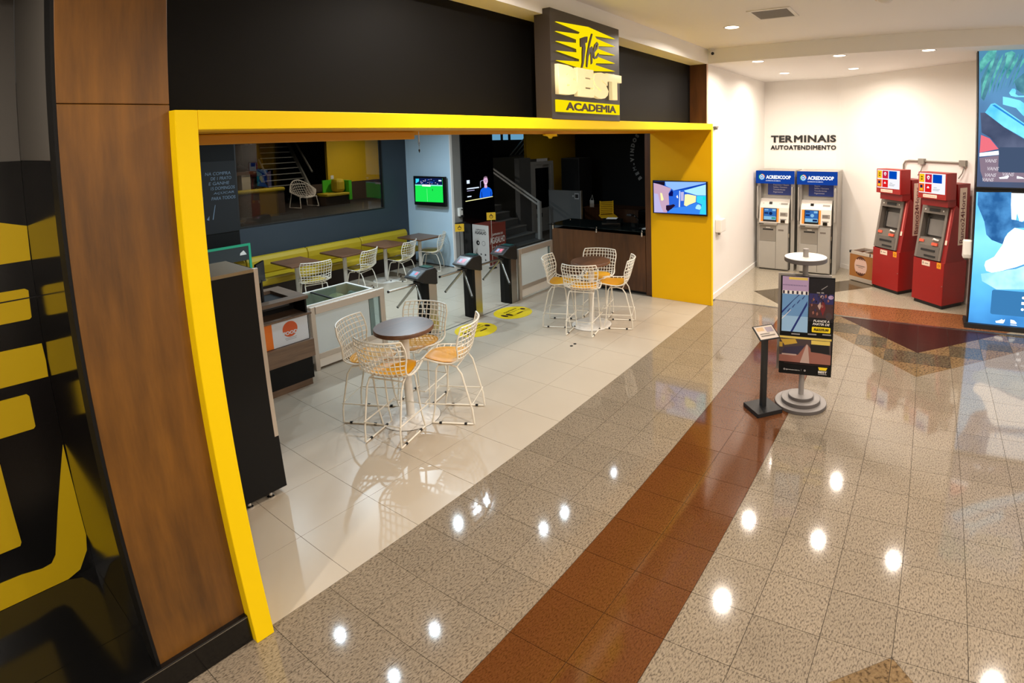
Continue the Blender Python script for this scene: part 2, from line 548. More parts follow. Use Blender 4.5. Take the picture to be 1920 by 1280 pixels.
# left wooden pillar
pl = tag(bpy.data.objects.new('column', None), 'wood clad pillar left of the yellow portal', None, None, 'structure'); COL.objects.link(pl)
bx('wood_panel', (-1.157, 0.02, 0.0, -0.681, 0.40, 3.02), WOODP, pl, bevel=.003)
bx('wood_panel', (-1.157, 0.02, 3.023, -0.681, 0.40, 3.945), WOODP, pl, bevel=.003)
bx('side_panel', (-1.162, 0.035, 0.16, -1.157, 1.15, 2.775), BLACK_G, pl)
bx('edge_strip', (-1.172, 0.02, 0.16, -1.157, 0.15, 3.945), BLACKW, pl)
GREYP = mat('grey reveal', (92, 88, 82), .5)
bx('upper_side_panel', (-1.162, 0.06, 2.777, -1.157, 1.15, 3.945), GREYP, pl)
bx('core', (-1.155, 0.40, 0.0, -0.70, 1.16, 3.945), BLACK_M, pl)
pr = tag(bpy.data.objects.new('column', None), 'dark wood pillar at the right end of the black fascia', None, None, 'structure'); COL.objects.link(pr)
bx('wood_panel', (6.6, 0.024, 2.99, 6.655, 0.32, 3.945), WOODD, pr)
bx('front_panel', (6.6, 0.02, 2.99, 6.66, 0.024, 3.945), mat('lit pillar wood', (206, 172, 148), .5), pr)  # front of the wood pillar, its lit tone put into the colour
struct('baseboard_left', (-3.6, -0.015, 0, -0.686, 0.40, 0.18), BLACK_G, 'glossy black plinth along the foot of the wooden pillar', bevel=.004)
bx('trim_line', (-3.6, -0.017, 0.168, -0.686, -0.012, 0.172), STEEL, bpy.data.objects['baseboard_left'])

# left shop window with giant yellow lettering
win = struct('window_1', (-3.6, 1.15, 0.18, -1.163, 1.2, 2.775), mat('black window vinyl', (12, 12, 12), .22), 'black shop window panel with giant yellow shapes at the left edge')
struct('wall_left', (-3.6, 1.16, 2.775, -1.163, 1.22, 3.945), GREYP, 'grey wall above the black window panel')
bx('sill', (-3.6, 0.40, 0.10, -1.163, 1.15, 0.18), BLACK_G, win)
VINYL = mat('yellow vinyl', (206, 172, 0), .5)
G_ = [[(-1.9,2.60),(-1.159,2.402),(-1.166,2.204),(-1.9,2.199)],
 [(-1.9,2.05),(-1.215,2.044),(-1.198,2.031),(-1.202,1.873),(-1.214,1.863),(-1.9,1.866)],
 [(-1.9,1.72),(-1.174,1.706),(-1.168,1.601),(-1.171,1.500),(-1.9,1.505)],
 [(-1.9,1.434),(-1.295,1.428),(-1.284,1.412),(-1.285,1.224),(-1.296,1.212),(-1.9,1.212)],
 [(-1.9,1.063),(-1.494,1.063),(-1.492,0.550),(-1.502,0.529),(-1.9,0.529)],
 [(-1.168,1.056),(-1.160,0.753),(-1.157,0.423),(-1.182,0.319),(-1.244,0.211),(-1.319,0.157),(-1.414,0.142),(-1.549,0.142),(-1.9,0.16),(-1.9,0.36),(-1.534,0.345),(-1.429,0.325),(-1.378,0.332),(-1.347,0.375),(-1.312,0.509),(-1.278,0.642)]]
G_[5] = [(x, max(z, .182)) for x, z in G_[5]]
for g in G_:
    g = [(min(x, -1.164), z) for x, z in g]
    MB().prism(g, 1.144, 1.150, 'Y').build('yellow_decal', VINYL, win)
bx('seam', (-1.9, 1.1425, 1.985, -1.163, 1.1435, 1.992), BLACK_M, win)

# yellow portal
pf = thing('portal_frame', 'bright yellow box frame around the whole gym opening', 'frame', (0, 0, 0))
bx('left_jamb', (-0.685, -0.06, 0, -0.577, 0.31, 2.9915), YEL, pf, bevel=.004)
bx('header_beam', (-0.577, -0.06, 2.895, 6.597, 0.31, 2.9915), YEL, pf, bevel=.004)
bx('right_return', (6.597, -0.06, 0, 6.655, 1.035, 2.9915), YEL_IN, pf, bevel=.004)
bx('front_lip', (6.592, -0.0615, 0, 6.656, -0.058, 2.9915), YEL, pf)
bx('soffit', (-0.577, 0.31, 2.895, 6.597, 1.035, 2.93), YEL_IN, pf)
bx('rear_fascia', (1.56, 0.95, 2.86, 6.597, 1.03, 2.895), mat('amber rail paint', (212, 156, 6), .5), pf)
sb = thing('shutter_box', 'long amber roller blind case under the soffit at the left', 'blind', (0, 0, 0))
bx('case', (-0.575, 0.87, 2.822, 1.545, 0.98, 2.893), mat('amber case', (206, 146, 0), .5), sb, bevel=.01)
MB().cyl((1.545, .925, 2.845), (1.565, .925, 2.845), .018, 12).build('end_cap', BLACK_M, sb)
br = thing('ceiling_bracket', 'torn yellow bracket hanging under the amber rail', 'bracket', (3.62, .93, 2.86))
MB().prism([(-.12, 0), (.12, 0), (.12, -.03), (.03, -.03), (.0, -.055), (-.03, -.03), (-.12, -.018)], -.02, .02, 'Y').build('plate', YEL, br)
bx('clip', (.115, -.025, -.03, .13, .025, 0), BLACK_M, br)
ch = thing('pull_chain', 'short steel pull chain hanging beside the pale column', 'chain', (1.613, .9, 2.893))
MB().cyl((0, 0, 0), (0, 0, -.09), .004, 8).build('rod', STEEL, ch)
for z in (-.10, -.115): MB().tube([(.009 * math.cos(a), 0, z + .012 * math.sin(a)) for a in [k * PI / 4 for k in range(8)]], .0022, 5, True).build('link', STEEL, ch)
MB().cyl((0, 0, -.125), (0, 0, -.16), .002, 6).build('wire', STEEL, ch)
MB().lathe([(.001, -.03), (.007, -.012), (.007, 0), (.001, .004)], 8, (0, 0, -.165)).build('weight', BLACK_M, ch)

# gym shell
struct('wall_gym_left', (-0.80, 0.31, 0, -0.685, 7.3, 3.4), BLACKW, 'dark left wall inside the gym')
wb = tag(bpy.data.objects.new('wall_back', None), 'slate blue wall behind the yellow bench', None, None, 'structure'); COL.objects.link(wb)
bx('wall_panel', (2.72, 7.3, 0, 6.56, 7.4, 1.335), BLUE_W, wb)
bx('wall_panel', (5.885, 7.3, 1.335, 6.56, 7.4, 3.4), BLUE_W, wb)
bx('header_panel', (2.72, 7.3, 2.98, 5.885, 7.4, 3.4), BLUE_W, wb)
bx('chalk_panel', (-0.70, 7.29, 0, 2.72, 7.4, 3.4), BLACKW, wb)
wn = tag(bpy.data.objects.new('window_2', None), 'wide dark interior window above the yellow bench', None, None, 'structure'); COL.objects.link(wn)
fm = MB().box(2.72, 7.285, 1.325, 5.90, 7.33, 1.345).box(2.72, 7.285, 1.345, 2.745, 7.33, 2.98).box(5.872, 7.285, 1.345, 5.90, 7.33, 2.98)
fm.build('window_frame', BLACK_M, wn)
bx('pane', (2.745, 7.32, 1.345, 5.872, 7.326, 2.98), glass('smoked glass', (214, 214, 210)), wn)
struct('ceiling_gym', (-0.8, 1.04, 3.42, 13.2, 13, 3.5), mat('dark ceiling', (70, 68, 66), .8), 'dark ceiling inside the gym')
struct('wall_gym_near', (6.66, 1.06, 0, 13.2, 1.16, 3.42), DARK, 'dark wall behind the yellow return panel')
struct('wall_far', (-0.8, 13.0, 0, 13.2, 13.15, 3.42), DARK, 'dark far wall of the gym')
# alcove walls
wr = struct('wall_right', (6.66, 0.05, 0, 10.4, 0.2, 3.95), WHITE_W, 'white side wall of the cash machine alcove')
MB().prism([(10.3, 0.05), (10.3, -1.47), (10.27, -1.56), (10.2, -1.66), (8.30, -3.98), (7.7, -4.71), (7.85, -4.83), (10.45, -1.6), (10.45, 0.05)], 0, 3.95).build('wall_alcove', WHITE_W)
tag(bpy.data.objects['wall_alcove'], 'white back wall of the cash machine alcove with a slanted right part', None, None, 'structure')
struct('baseboard_right', (6.665, 0.035, 0, 10.29, 0.05, 0.09), WHITE_W, 'white skirting along the alcove side wall')
MB().prism([(10.285, .05), (10.285, -1.465), (10.257, -1.55), (10.187, -1.65), (8.287, -3.97), (8.30, -3.96), (10.2, -1.65), (10.27, -1.55), (10.3, -1.46), (10.3, .05)], 0, .09).build('baseboard_back', WHITE_W)
tag(bpy.data.objects['baseboard_back'], 'white skirting along the alcove back wall', None, None, 'structure')
# rest of the corridor, behind and beside the camera
struct('wall_opposite', (-7, -9.5, 0, 12, -9.35, 4.18), WHITE_W, 'white wall on the far side of the corridor')
struct('wall_end', (-7.1, -9.5, 0, -7, 1.2, 4.18), WHITE_W, 'white wall at the near end of the corridor')
struct('wall_corridor_end', (12, -9.5, 0, 12.1, -4.6, 4.0), WHITE_W, 'white wall at the far end of the corridor')

# ------------------------------------------------------------------ lamps
LENS_W = G('warm lamp lens', (255, 236, 214), 14.0)
LENS_C = G('cool lamp lens', (235, 245, 255), 10.0)
def downlight(x, y, z, power, color, label, group=None, r=0.085, spread=165, lens=LENS_W):
    t = thing('recessed_downlight', label, 'lamp', (x, y, z), 0, group)
    MB().lathe([(r, -.004), (r + .022, -.008), (r + .026, 0.0)], 28, caps=False).build('trim_ring', PLASTW, t, smooth=True)
    MB().lathe([(.0001, -.003), (r, -.003)], 28, caps=False).build('lens', lens, t)
    l = bpy.data.lights.new('lamp_light', 'AREA')
    l.shape = 'DISK'; l.size = 2 * r * .8; l.energy = power; l.color = color; l.spread = R(spread)
    o = bpy.data.objects.new('lamp_light', l); COL.objects.link(o)
    o.parent = t; o.location = (0, 0, -.012)
    return t
downlight(5.12, -0.87, 4.18, P_CORR, WARM, 'round warm downlight in the corridor ceiling beside the air vent')
for x, y in ((5.12, -4.6), (1.4, -.87), (1.4, -4.6), (-2.32, -.87), (-2.32, -4.6), (-5.9, -4.6), (1.4, -8.0), (5.12, -8.0)):
    downlight(x, y, 4.18, P_CORR * (1.0 if y > -2 else .8 if x > 5 and y > -5 else 1.7), WARM, 'round warm corridor downlight outside the picture', 'corridor downlights outside the picture')
ALC = [((6.83, -.74), 'first alcove downlight from the yellow portal, in the front row'), ((6.82, -1.96), 'middle downlight of the front row above the cash machines'),
       ((6.79, -3.17), 'front row downlight beside the tall video totem'), ((8.74, -.73), 'small looking downlight in the rear row above the silver cash machines'),
       ((8.65, -1.97), 'rear row downlight above the alcove corner where the wall turns')]
for (x, y), lb in ALC:
    downlight(x, y, 3.95, P_ALC, WARM, 'round warm ' + lb, 'alcove ceiling downlights', spread=168)
GYM = [(3.76, 3.17, .5), (4.2, 3.17, .3), (4.47, 3.17, .5), (4.91, 1.85, .3), (4.4, 1.9, .3), (1.27, 2.83, .3), (2.05, 1.9, .25), (1.28, 1.78, .2), (6.3, 1.7, .1), (3.4, 5.0, 1.5), (4.6, 5.0, 2.4), (2.0, 5.0, .8)]
for x, y, k, lb in ((6.6, 8.6, 1.6, 'added unseen fill lamp for the yellow wall behind the interior window'), (4.3, 8.5, .8, 'added unseen fill lamp over the sofa behind the interior window'), (9.0, 4.6, .07, 'added dim unseen fill lamp before the staircase'), (11.0, 5.6, .05, 'added dim unseen fill lamp before the white stair door')):  # unseen fill lamps, added to brighten the lounge, stairs and door
    downlight(x, y, 3.42, P_GYM * k, (1, .93, .84), lb, 'gym ceiling downlights', r=.05, spread=150, lens=LENS_C)
for x, y, k in GYM:
    downlight(x, y, 3.42, P_GYM * k, COOL, 'cool gym downlight hidden above the yellow portal', 'gym ceiling downlights', r=.035, spread=170, lens=LENS_C)
# ------------------------------------------------------------------ lit sign over the portal
sg = thing('sign_box', 'square dark sign box with glowing yellow star shape over the portal', 'sign', (0, 0, 0))
bx('cabinet', (2.335, -.065, 2.985, 3.605, .12, 3.995), mat('sign face brown black', (62, 54, 48), .35), sg, bevel=.004)
FS = frame((0, -.065, 0), (1, 0, 0), (0, 0, 1))
BURST = [(2.407,3.875),(2.948,3.913),(3.490,3.872),(3.069,3.844),(3.102,3.819),(3.487,3.790),(3.138,3.750),(3.137,3.719),(3.484,3.696),(3.130,3.669),(3.129,3.637),(3.481,3.608),(3.084,3.570),(3.075,3.549),(3.479,3.523),(2.997,3.483),(2.805,3.493),(2.406,3.523),(2.799,3.554),(2.800,3.578),(2.410,3.611),(2.757,3.636),(2.753,3.671),(2.407,3.698),(2.752,3.726),(2.754,3.762),(2.403,3.787),(2.794,3.818),(2.822,3.844)]
T_ = [(2.785,3.775),(2.872,3.804),(2.915,3.811),(2.906,3.753),(2.869,3.740),(2.875,3.693),(2.838,3.543),(2.813,3.494),(2.792,3.492),(2.810,3.549),(2.814,3.651),(2.821,3.699),(2.789,3.692),(2.783,3.715)]
H_ = [(2.994,3.853),(3.011,3.851),(2.939,3.693),(2.998,3.727),(3.009,3.711),(2.997,3.560),(2.975,3.545),(2.974,3.671),(2.929,3.622),(2.900,3.507),(2.884,3.514),(2.896,3.619),(2.942,3.754)]
E_ = [(3.018,3.616),(3.012,3.676),(3.049,3.751),(3.095,3.784),(3.122,3.766),(3.098,3.713),(3.041,3.671),(3.042,3.697),(3.081,3.725),(3.091,3.752),(3.070,3.745),(3.041,3.680),(3.044,3.632),(3.073,3.631),(3.119,3.676),(3.132,3.673),(3.089,3.617),(3.043,3.605)]
SIGN_Y = G('lit yellow acrylic', (255, 228, 10), 1.0)
BRN = mat('dark brown acrylic', (56, 28, 6), .4)
MB().prism(BURST, -.085, -.065, 'Y').build('star_plate', SIGN_Y, sg)
for g in (T_, H_, E_):
    MB().prism(g, -.097, -.085, 'Y').build('script_letter', BRN, sg)
bx('name_bar', (2.385, -.085, 3.054, 3.562, -.065, 3.165), SIGN_Y, sg)
text('name_lettering', 'ACADEMIA', BRN, frame((3.0, -.087, 3.11), (1, 0, 0), (0, 0, 1)), sg, fit=(.95, .078), ext=.003, bold=.035)
GOLD = mat('polished cream acrylic', (250, 230, 176), .12, emit=.42)
for s, x0, x1, z0, z1 in (('B', 2.39, 2.715, 3.215, 3.49), ('E', 2.70, 3.0, 3.212, 3.487), ('S', 2.99, 3.29, 3.208, 3.478), ('T', 3.27, 3.575, 3.21, 3.482)):
    text('big_letter', s, GOLD, frame(((x0 + x1) / 2, -.083, (z0 + z1) / 2), (1, 0, 0), (0, 0, 1)), sg, fit=(x1 - x0, z1 - z0), ext=.018, bold=.075, bevel=.008)

# ------------------------------------------------------------------ TV on the yellow return
def tv(label, x, y0, y1, z0, z1, pics, rim, deep=.045, wall=None):
    """A screen facing -x; y0 > y1."""
    t = thing('wall_television', label, 'television', (x, (y0 + y1) / 2, z0))
    yc = (y0 + y1) / 2
    bx('casing', (0, y1 - yc, 0, deep, y0 - yc, z1 - z0), BEZEL, t, bevel=.004)
    bx('wall_mount', (deep, -.15, .12, wall, .15, (z1 - z0) - .12), BLACK_M, t)
    F = frame((-.0008, yc + 0.0 - yc, -z0), (0, -1, 0), (0, 0, 1))
    P = [([(a + yc, b) for a, b in p], m) for p, m in pics]
    flat('screen_picture', P, F, t)
    return t
C_ = {n: G('screen ' + n, c, s) for n, c, s in (
    ('sky', (150, 196, 255), 1.0), ('ink', (24, 16, 34), 1.0), ('pink', (206, 170, 196), 1.0), ('navy', (16, 70, 190), 1.0), ('royal', (44, 104, 224), 1.0),
    ('deep', (10, 14, 90), 1.0), ('ice', (220, 234, 255), 1.1), ('mauve', (196, 190, 236), 1.0), ('lemon', (246, 242, 176), 1.1), ('cyan', (60, 220, 250), 1.0),
    ('aqua', (178, 238, 250), 1.05), ('azure', (62, 140, 246), 1.0), ('white', (255, 255, 255), 1.1), ('brown', (40, 20, 46), 1.0), ('teal', (30, 230, 226), 1.0))}
PV = [([(-.944,2.045),(-.009,2.057),(-.004,1.523),(-.938,1.508)], C_['royal']),
 ([(-.730,2.046),(-.009,2.055),(-.009,2.033),(-.573,1.901),(-.615,1.934),(-.712,1.975)], C_['sky']),
 ([(-.944,2.043),(-.730,2.046),(-.737,1.975),(-.841,2.000),(-.944,2.020)], C_['ink']),
 ([(-.940,2.015),(-.841,2.000),(-.615,1.934),(-.665,1.847),(-.655,1.655),(-.703,1.647),(-.693,1.520),(-.935,1.512)], C_['pink']),
 ([(-.935,1.84),(-.86,1.83),(-.83,1.70),(-.80,1.60),(-.76,1.525),(-.935,1.515)], C_['mauve']),
 ([(-.573,1.901),(-.009,2.041),(-.009,2.014),(-.318,1.933),(-.555,1.896)], C_['navy']),
 ([(-.665,1.836),(-.603,1.911),(-.580,1.873),(-.586,1.805),(-.653,1.802)], C_['deep']),
 ([(-.469,1.900),(-.454,1.900),(-.459,1.626),(-.480,1.628)], C_['ice']), ([(-.445,1.878),(-.389,1.886),(-.393,1.736),(-.443,1.733)], C_['mauve']),
 ([(-.383,1.908),(-.009,2.019),(-.009,1.841),(-.163,1.837),(-.371,1.887)], C_['aqua']),
 ([(-.163,1.829),(-.009,1.835),(-.005,1.531),(-.124,1.529),(-.101,1.607),(-.078,1.690),(-.169,1.724)], C_['cyan']),
 ([(-.06,1.82),(-.012,1.82),(-.012,1.76),(-.06,1.77)], C_['teal']),
 ([(-.680,1.520),(-.619,1.600),(-.474,1.625),(-.344,1.646),(-.175,1.713),(-.089,1.684),(-.118,1.529)], C_['azure']),
 ([(-.372,1.842),(-.319,1.850),(-.174,1.828),(-.181,1.724),(-.297,1.674),(-.344,1.646),(-.385,1.664)], C_['lemon']),
 ([(-.815,1.852),(-.781,1.848),(-.751,1.741),(-.776,1.717),(-.801,1.727)], C_['lemon']),
 ([(-.187,1.630),(-.164,1.675),(-.135,1.690),(-.095,1.673),(-.089,1.630),(-.112,1.601),(-.181,1.614)], C_['aqua']),
 ([(-.710,1.641),(-.642,1.650),(-.570,1.671),(-.540,1.650),(-.607,1.590),(-.680,1.543),(-.710,1.573)], C_['brown']),
 ([(-.52,1.80),(-.50,1.83),(-.488,1.78),(-.505,1.775)], C_['white'])]
tv('flat television showing a blue gym interior on the yellow return panel', 6.528, .962, -.008, 1.497, 2.064, PV, None, wall=.069)

# ------------------------------------------------------------------ pale column with a television and a video wall
cl = tag(bpy.data.objects.new('column', None), 'broad pale column inside the gym carrying a football television', None, None, 'structure'); COL.objects.link(cl)
bx('shaft', (6.55, 5.84, 0, 7.86, 7.3, 3.42), COLM, cl)
bx('corner_strip', (6.545, 5.815, 0, 6.60, 5.845, 3.42), WHITE_W, cl)
bx('side_cladding', (6.60, 5.82, 0, 6.83, 5.84, 3.42), COLG, cl)
bx('foot_trim', (6.543, 5.85, 0, 6.55, 7.29, .015), BLACK_M, cl)
PC = [([(-6.843,1.965),(-5.952,1.982),(-5.958,1.454),(-6.863,1.435)], G('screen grass', (30, 236, 84), 1.0)),
 ([(-6.843,1.965),(-5.956,1.982),(-5.958,1.822),(-6.854,1.809)], G('screen crowd', (14, 28, 78), 1.0)),
 ([(-6.852,1.822),(-5.958,1.836),(-5.958,1.81),(-6.852,1.80)], G('screen mint', (150, 246, 230), 1.0)),
 ([(-6.610,1.830),(-6.336,1.830),(-6.338,1.788),(-6.612,1.788)], C_['white']),
 ([(-6.821,1.951),(-6.708,1.954),(-6.715,1.894),(-6.774,1.870),(-6.824,1.845)], C_['cyan']), ([(-6.073,1.945),(-5.982,1.943),(-5.984,1.914),(-6.075,1.913)], C_['ice']),
 ([(-6.465,1.742),(-6.454,1.743),(-6.452,1.45),(-6.464,1.45)], G('screen pale grass', (120, 250, 150), 1.0)),
 ([(-6.29,1.74),(-6.27,1.745),(-6.265,1.70),(-6.285,1.69)], G('screen dark grass', (10, 120, 40), 1.0))]
for k in range(26):
    a = -6.68 + .58 * random.random(); b = 1.84 + .11 * random.random()
    PC.append((rect(a, b, a + .03, b + .012), C_['mauve'] if k % 3 else C_['royal']))
tv('chunky black television showing a green football pitch on the pale column', 6.42, 6.905, 5.90, 1.36, 2.012, PC, None, deep=.07, wall=.128)
vw = thing('video_wall', 'tall black video panel showing a smiling person in a blue shirt', 'screen', (7.33, 5.80, 0))
bx('panel', (-.50, -.02, .02, .50, .02, 3.0), mat('black video panel', (4, 4, 5), .25), vw)
FV = frame((-7.33, -.0205, 0), (1, 0, 0), (0, 0, 1))
SKIN, SHIRT, HAIR = G('screen skin', (222, 178, 214), 1.0), G('screen shirt', (20, 96, 226), 1.0), G('screen hair', (150, 120, 140), .8)
flat('screen_picture', [
 ([(7.375,1.451),(7.340,1.475),(7.360,1.576),(7.385,1.645),(7.444,1.681),(7.503,1.691),(7.560,1.676),(7.613,1.692),(7.693,1.664),(7.750,1.611),(7.768,1.525),(7.750,1.468),(7.711,1.446)], SHIRT),
 ([(7.515,1.757),(7.59,1.752),(7.605,1.69),(7.56,1.672),(7.502,1.69)], SKIN),
 ([(7.492,1.905),(7.523,1.933),(7.567,1.941),(7.603,1.927),(7.623,1.884),(7.627,1.821),(7.602,1.771),(7.578,1.742),(7.520,1.747),(7.494,1.791),(7.482,1.843)], SKIN),
 ([(7.488,1.87),(7.500,1.934),(7.560,1.95),(7.608,1.934),(7.625,1.87),(7.605,1.90),(7.587,1.912),(7.529,1.910),(7.505,1.895)], HAIR),
 (disc(7.533, 1.85, .012, 10, .006), C_['ink']), (disc(7.583, 1.85, .012, 10, .006), C_['ink']),
 ([(7.553,1.845),(7.563,1.845),(7.569,1.812),(7.549,1.812)], HAIR), ([(7.53,1.79),(7.587,1.79),(7.575,1.772),(7.543,1.772)], C_['white']),
 ([(7.40,1.60),(7.415,1.60),(7.43,1.46),(7.405,1.46)], C_['deep']), ([(7.70,1.58),(7.715,1.58),(7.72,1.47),(7.70,1.47)], C_['deep']),
 ([(6.895,1.443),(7.332,1.452),(7.772,1.461),(7.768,1.445),(7.338,1.434),(6.894,1.426)], C_['lemon']), (rect(6.955, 1.822, 7.042, 1.90), C_['ice']),
 (rect(6.951, 1.697, 7.326, 1.722), C_['ice']), (rect(6.955, 1.654, 7.181, 1.666), C_['mauve']), (rect(6.955, 1.518, 7.078, 1.543), C_['ice']),
 ([(7.371,1.698),(7.374,1.842),(7.411,1.859),(7.483,1.864),(7.483,1.858),(7.413,1.851),(7.385,1.836),(7.382,1.702)], C_['mauve'])], FV, vw)
dp = thing('soap_dispenser', 'small white dispenser with a black nozzle on the column side', 'dispenser', (6.735, 5.82, 1.12))
bx('body', (-.055, -.07, 0, .055, 0, .19), PLASTW, dp, bevel=.015)
bx('nozzle', (-.02, -.10, -.02, .05, -.02, .03), BLACK_M, dp, bevel=.008)
MB().cyl((.02, -.068, .15), (.02, -.074, .15), .02, 14).build('window', BLACK_M, dp)
def pole_sign(x, y, zt, zb, label, m):
    t = thing('pole_sign', label, 'sign', (x, y, 0), R(-45))
    MB().lathe([(.09, 0), (.09, .008), (.012, .014)], 18).build('base', BLACK_M, t)
    MB().cyl((0, 0, .01), (0, 0, zb), .006, 8).build('pole', m, t)
    bx('plate', (-.095, -.006, zb - .005, .095, .006, zt), mat('yellow sign plate', (214, 168, 30), .5, emit=.05), t)
    F = frame((0, -.0066, (zb + zt) / 2), (1, 0, 0), (0, 0, 1))
    ring = [(a, b) for a, b in disc(0, -.01, .04, 16)]
    flat('pictogram', [(ring, BRN), (disc(0, -.01, .03, 16), bpy.data.materials['yellow sign plate']), (rect(-.03, .0, .03, .012), BRN), (disc(0, .036, .012, 10), BRN)], F, t)
pole_sign(6.92, 5.05, 1.225, 1.065, 'small yellow pictogram sign on a thin pale pole before the carton box', ALU)
pole_sign(6.47, 5.55, 1.005, .845, 'small yellow pictogram sign on a thin dark pole before the column edge', BLACK_M)
bk = thing('shelf_bracket', 'little black shelf on the grey column side', 'shelf', (6.71, 5.82, .97))
bx('shelf_plate', (-.12, -.10, 0, .12, 0, .018), BLACK_M, bk)

# carton collection box
cb = thing('collection_box', 'tall carton collection box with white and red printed sides', 'box', (7.03, 5.24, 0), R(-3))
Cr = mat('carton red', (132, 54, 40), .6); Cw = mat('carton white', (206, 200, 194), .6)
MB().box(0, 0, 0, .52, .52, .90).build('carton', Cr, cb)
bx('white_side', (-.004, 0, 0, 0, .52, .90), Cw, cb)
bx('flap', (.0, .0, .90, .52, .006, .93), Cr, cb)
W_ = mat('white print', (232, 228, 222), .6); K_ = mat('black print', (22, 21, 22), .6)
FR = frame((.26, -.001, 0), (1, 0, 0), (0, 0, 1))
def at(F, x, y): return F @ Matrix.Translation((x, y, 0))
joined_text('red_side_lettering', [('CAMPANHA DO', at(FR, 0, .68), dict(fit=(.34, .05), ext=.0004, bold=.01)), ('AGASALHO', at(FR, 0, .55), dict(fit=(.46, .15), ext=.0004, bold=.02)), ('>> 4', at(FR, -.1, .40), dict(fit=(.16, .06), ext=.0004, bold=.01)), ('DOE', at(FR, .12, .40), dict(fit=(.16, .05), ext=.0004))], W_, cb)
FW = frame((-.0045, .26, 0), (0, -1, 0), (0, 0, 1))
joined_text('white_side_lettering', [('CAMPANHA DO', at(FW, 0, .79), dict(fit=(.30, .03), ext=.0003, bold=.01)), ('AGASALHO', at(FW, 0, .725), dict(fit=(.36, .08), ext=.0003, bold=.03))], K_, cb)
flat('white_side_logos', [(disc(-.09, .49, .055, 18), K_), (disc(.09, .49, .055, 18), K_), (disc(.09, .49, .048, 18), Cw), (rect(-.09, .47, -.06, .51), Cw)] +
     [(disc(a, b, .03, 3), K_) for a in (-.14, 0, .14) for b in (.24, .12)], FW, cb)

# ------------------------------------------------------------------ wire chairs and stools
def cat(P, t):
    n = len(P) - 1; i = min(int(t * n), n - 1); u = t * n - i
    g = lambda k: P[max(0, min(n, k))]
    o = []
    for a, b, c, d in zip(g(i - 1), g(i), g(i + 1), g(i + 2)):
        o.append(.5 * (2 * b + (c - a) * u + (2 * a - 5 * b + 4 * c - d) * u * u + (3 * b - a - 3 * c + d) * u ** 3))
    return o
PROF = [(.235, -.005, .17), (.12, -.02, .215), (0, -.032, .245), (-.11, -.03, .255), (-.19, .01, .25), (-.232, .09, .25), (-.262, .19, .262), (-.292, .29, .272), (-.315, .37, .25)]
def surf(u, v, h):
    y, z, w = cat(PROF, v)
    back = max(0.0, min(1.0, (v - .45) / .3))
    a = abs(u)
    y += .085 * a ** 2.2 * back + (.07 if h > .5 else 0)
    z += .045 * a ** 2.4 * (1 - back) * (1.0 if v > .08 else v / .08) - (.05 * a ** 3 if v > .97 else 0) * 0
    return (u * w, y, z + h)
def shell(h):
    mb = MB()
    NU, NV = 11, 15
    for i in range(NU + 1):
        u = -1 + 2 * i / NU
        mb.tube([surf(u, k / 18, h) for k in range(19)], .0085 if i in (0, NU) else .0055, 5)
    for j in range(NV + 1):
        v = j / NV
        mb.tube([surf(-1 + 2 * k / 10, v, h) for k in range(11)], .0085 if j in (0, NV) else .0055, 5)
    return mb
def pad(h):
    mb = MB()
    def top(a, b, s):
        ang = 2 * PI * a
        ex = lambda c: math.copysign(abs(c) ** .62, c)
        px, py = ex(math.cos(ang)) * b, ex(math.sin(ang)) * b
        v = .26 - .245 * py
        x, y, z = surf(px * .80, max(.02, v), h)
        th = .030 * (1 - b ** 5) if s else .004
        return (x, y, z + .008 + th)
    mb.grid(lambda a, b: top(a, max(b, .02), True), 22, 5)
    mb.grid(lambda a, b: top(1 - a, max(b, .02), False), 22, 2)
    return mb
def side_frame(s, h, foot):
    x = s * .185; q = .06 if h > .5 else 0
    return MB().tube([(x * .8, -.02 + q, h - .035), (x, -.13 + q, h - .05), (x * 1.02, -.165 + q * .8, h - .12), (x * 1.04, -.205, .16), (x * 1.05, -.215, .012), (x * 1.05, -.20, .010), (x * 1.05, .205, .010), (x * 1.05, .215, .012), (x * 1.02, .18, .16), (x * .95, .14, h - .08), (x * .9, .12, h - .045), (x * .8, .02, h - .04)], .0088, 6)
def chair(name, label, cat_, h, ring, group):
    t = thing(name, label, cat_, group=group)
    shell(h).build('wire_shell', WIRE, t, smooth=True)
    pad(h).build('seat_pad', PAD if ring else PADY, t, smooth=True)
    for s in (-1, 1):
        side_frame(s, h, .2).build('side_frame', WIRE, t, smooth=True)
        for y in ((-.13, .13) if ring else (-.13, .13)):
            MB().cyl((s * .194, y - .013, .011), (s * .194, y + .013, .011), .013, 10).build('glide', RUBBER, t)
    MB().tube([(-.185 * .95, -.13 + (.06 if ring else 0), h - .05), (.185 * .95, -.13 + (.06 if ring else 0), h - .05)], .007, 6).tube([(-.166, .12, h - .045), (.166, .12, h - .045)], .007, 6).build('cross_bar', WIRE, t)
    if ring:
        MB().tube([(-.195, -.205, .215), (.195, -.205, .215), (.20, .275, .215), (-.20, .275, .215)], .007, 6, True).build('foot_ring', WIRE, t, smooth=True)
    return t
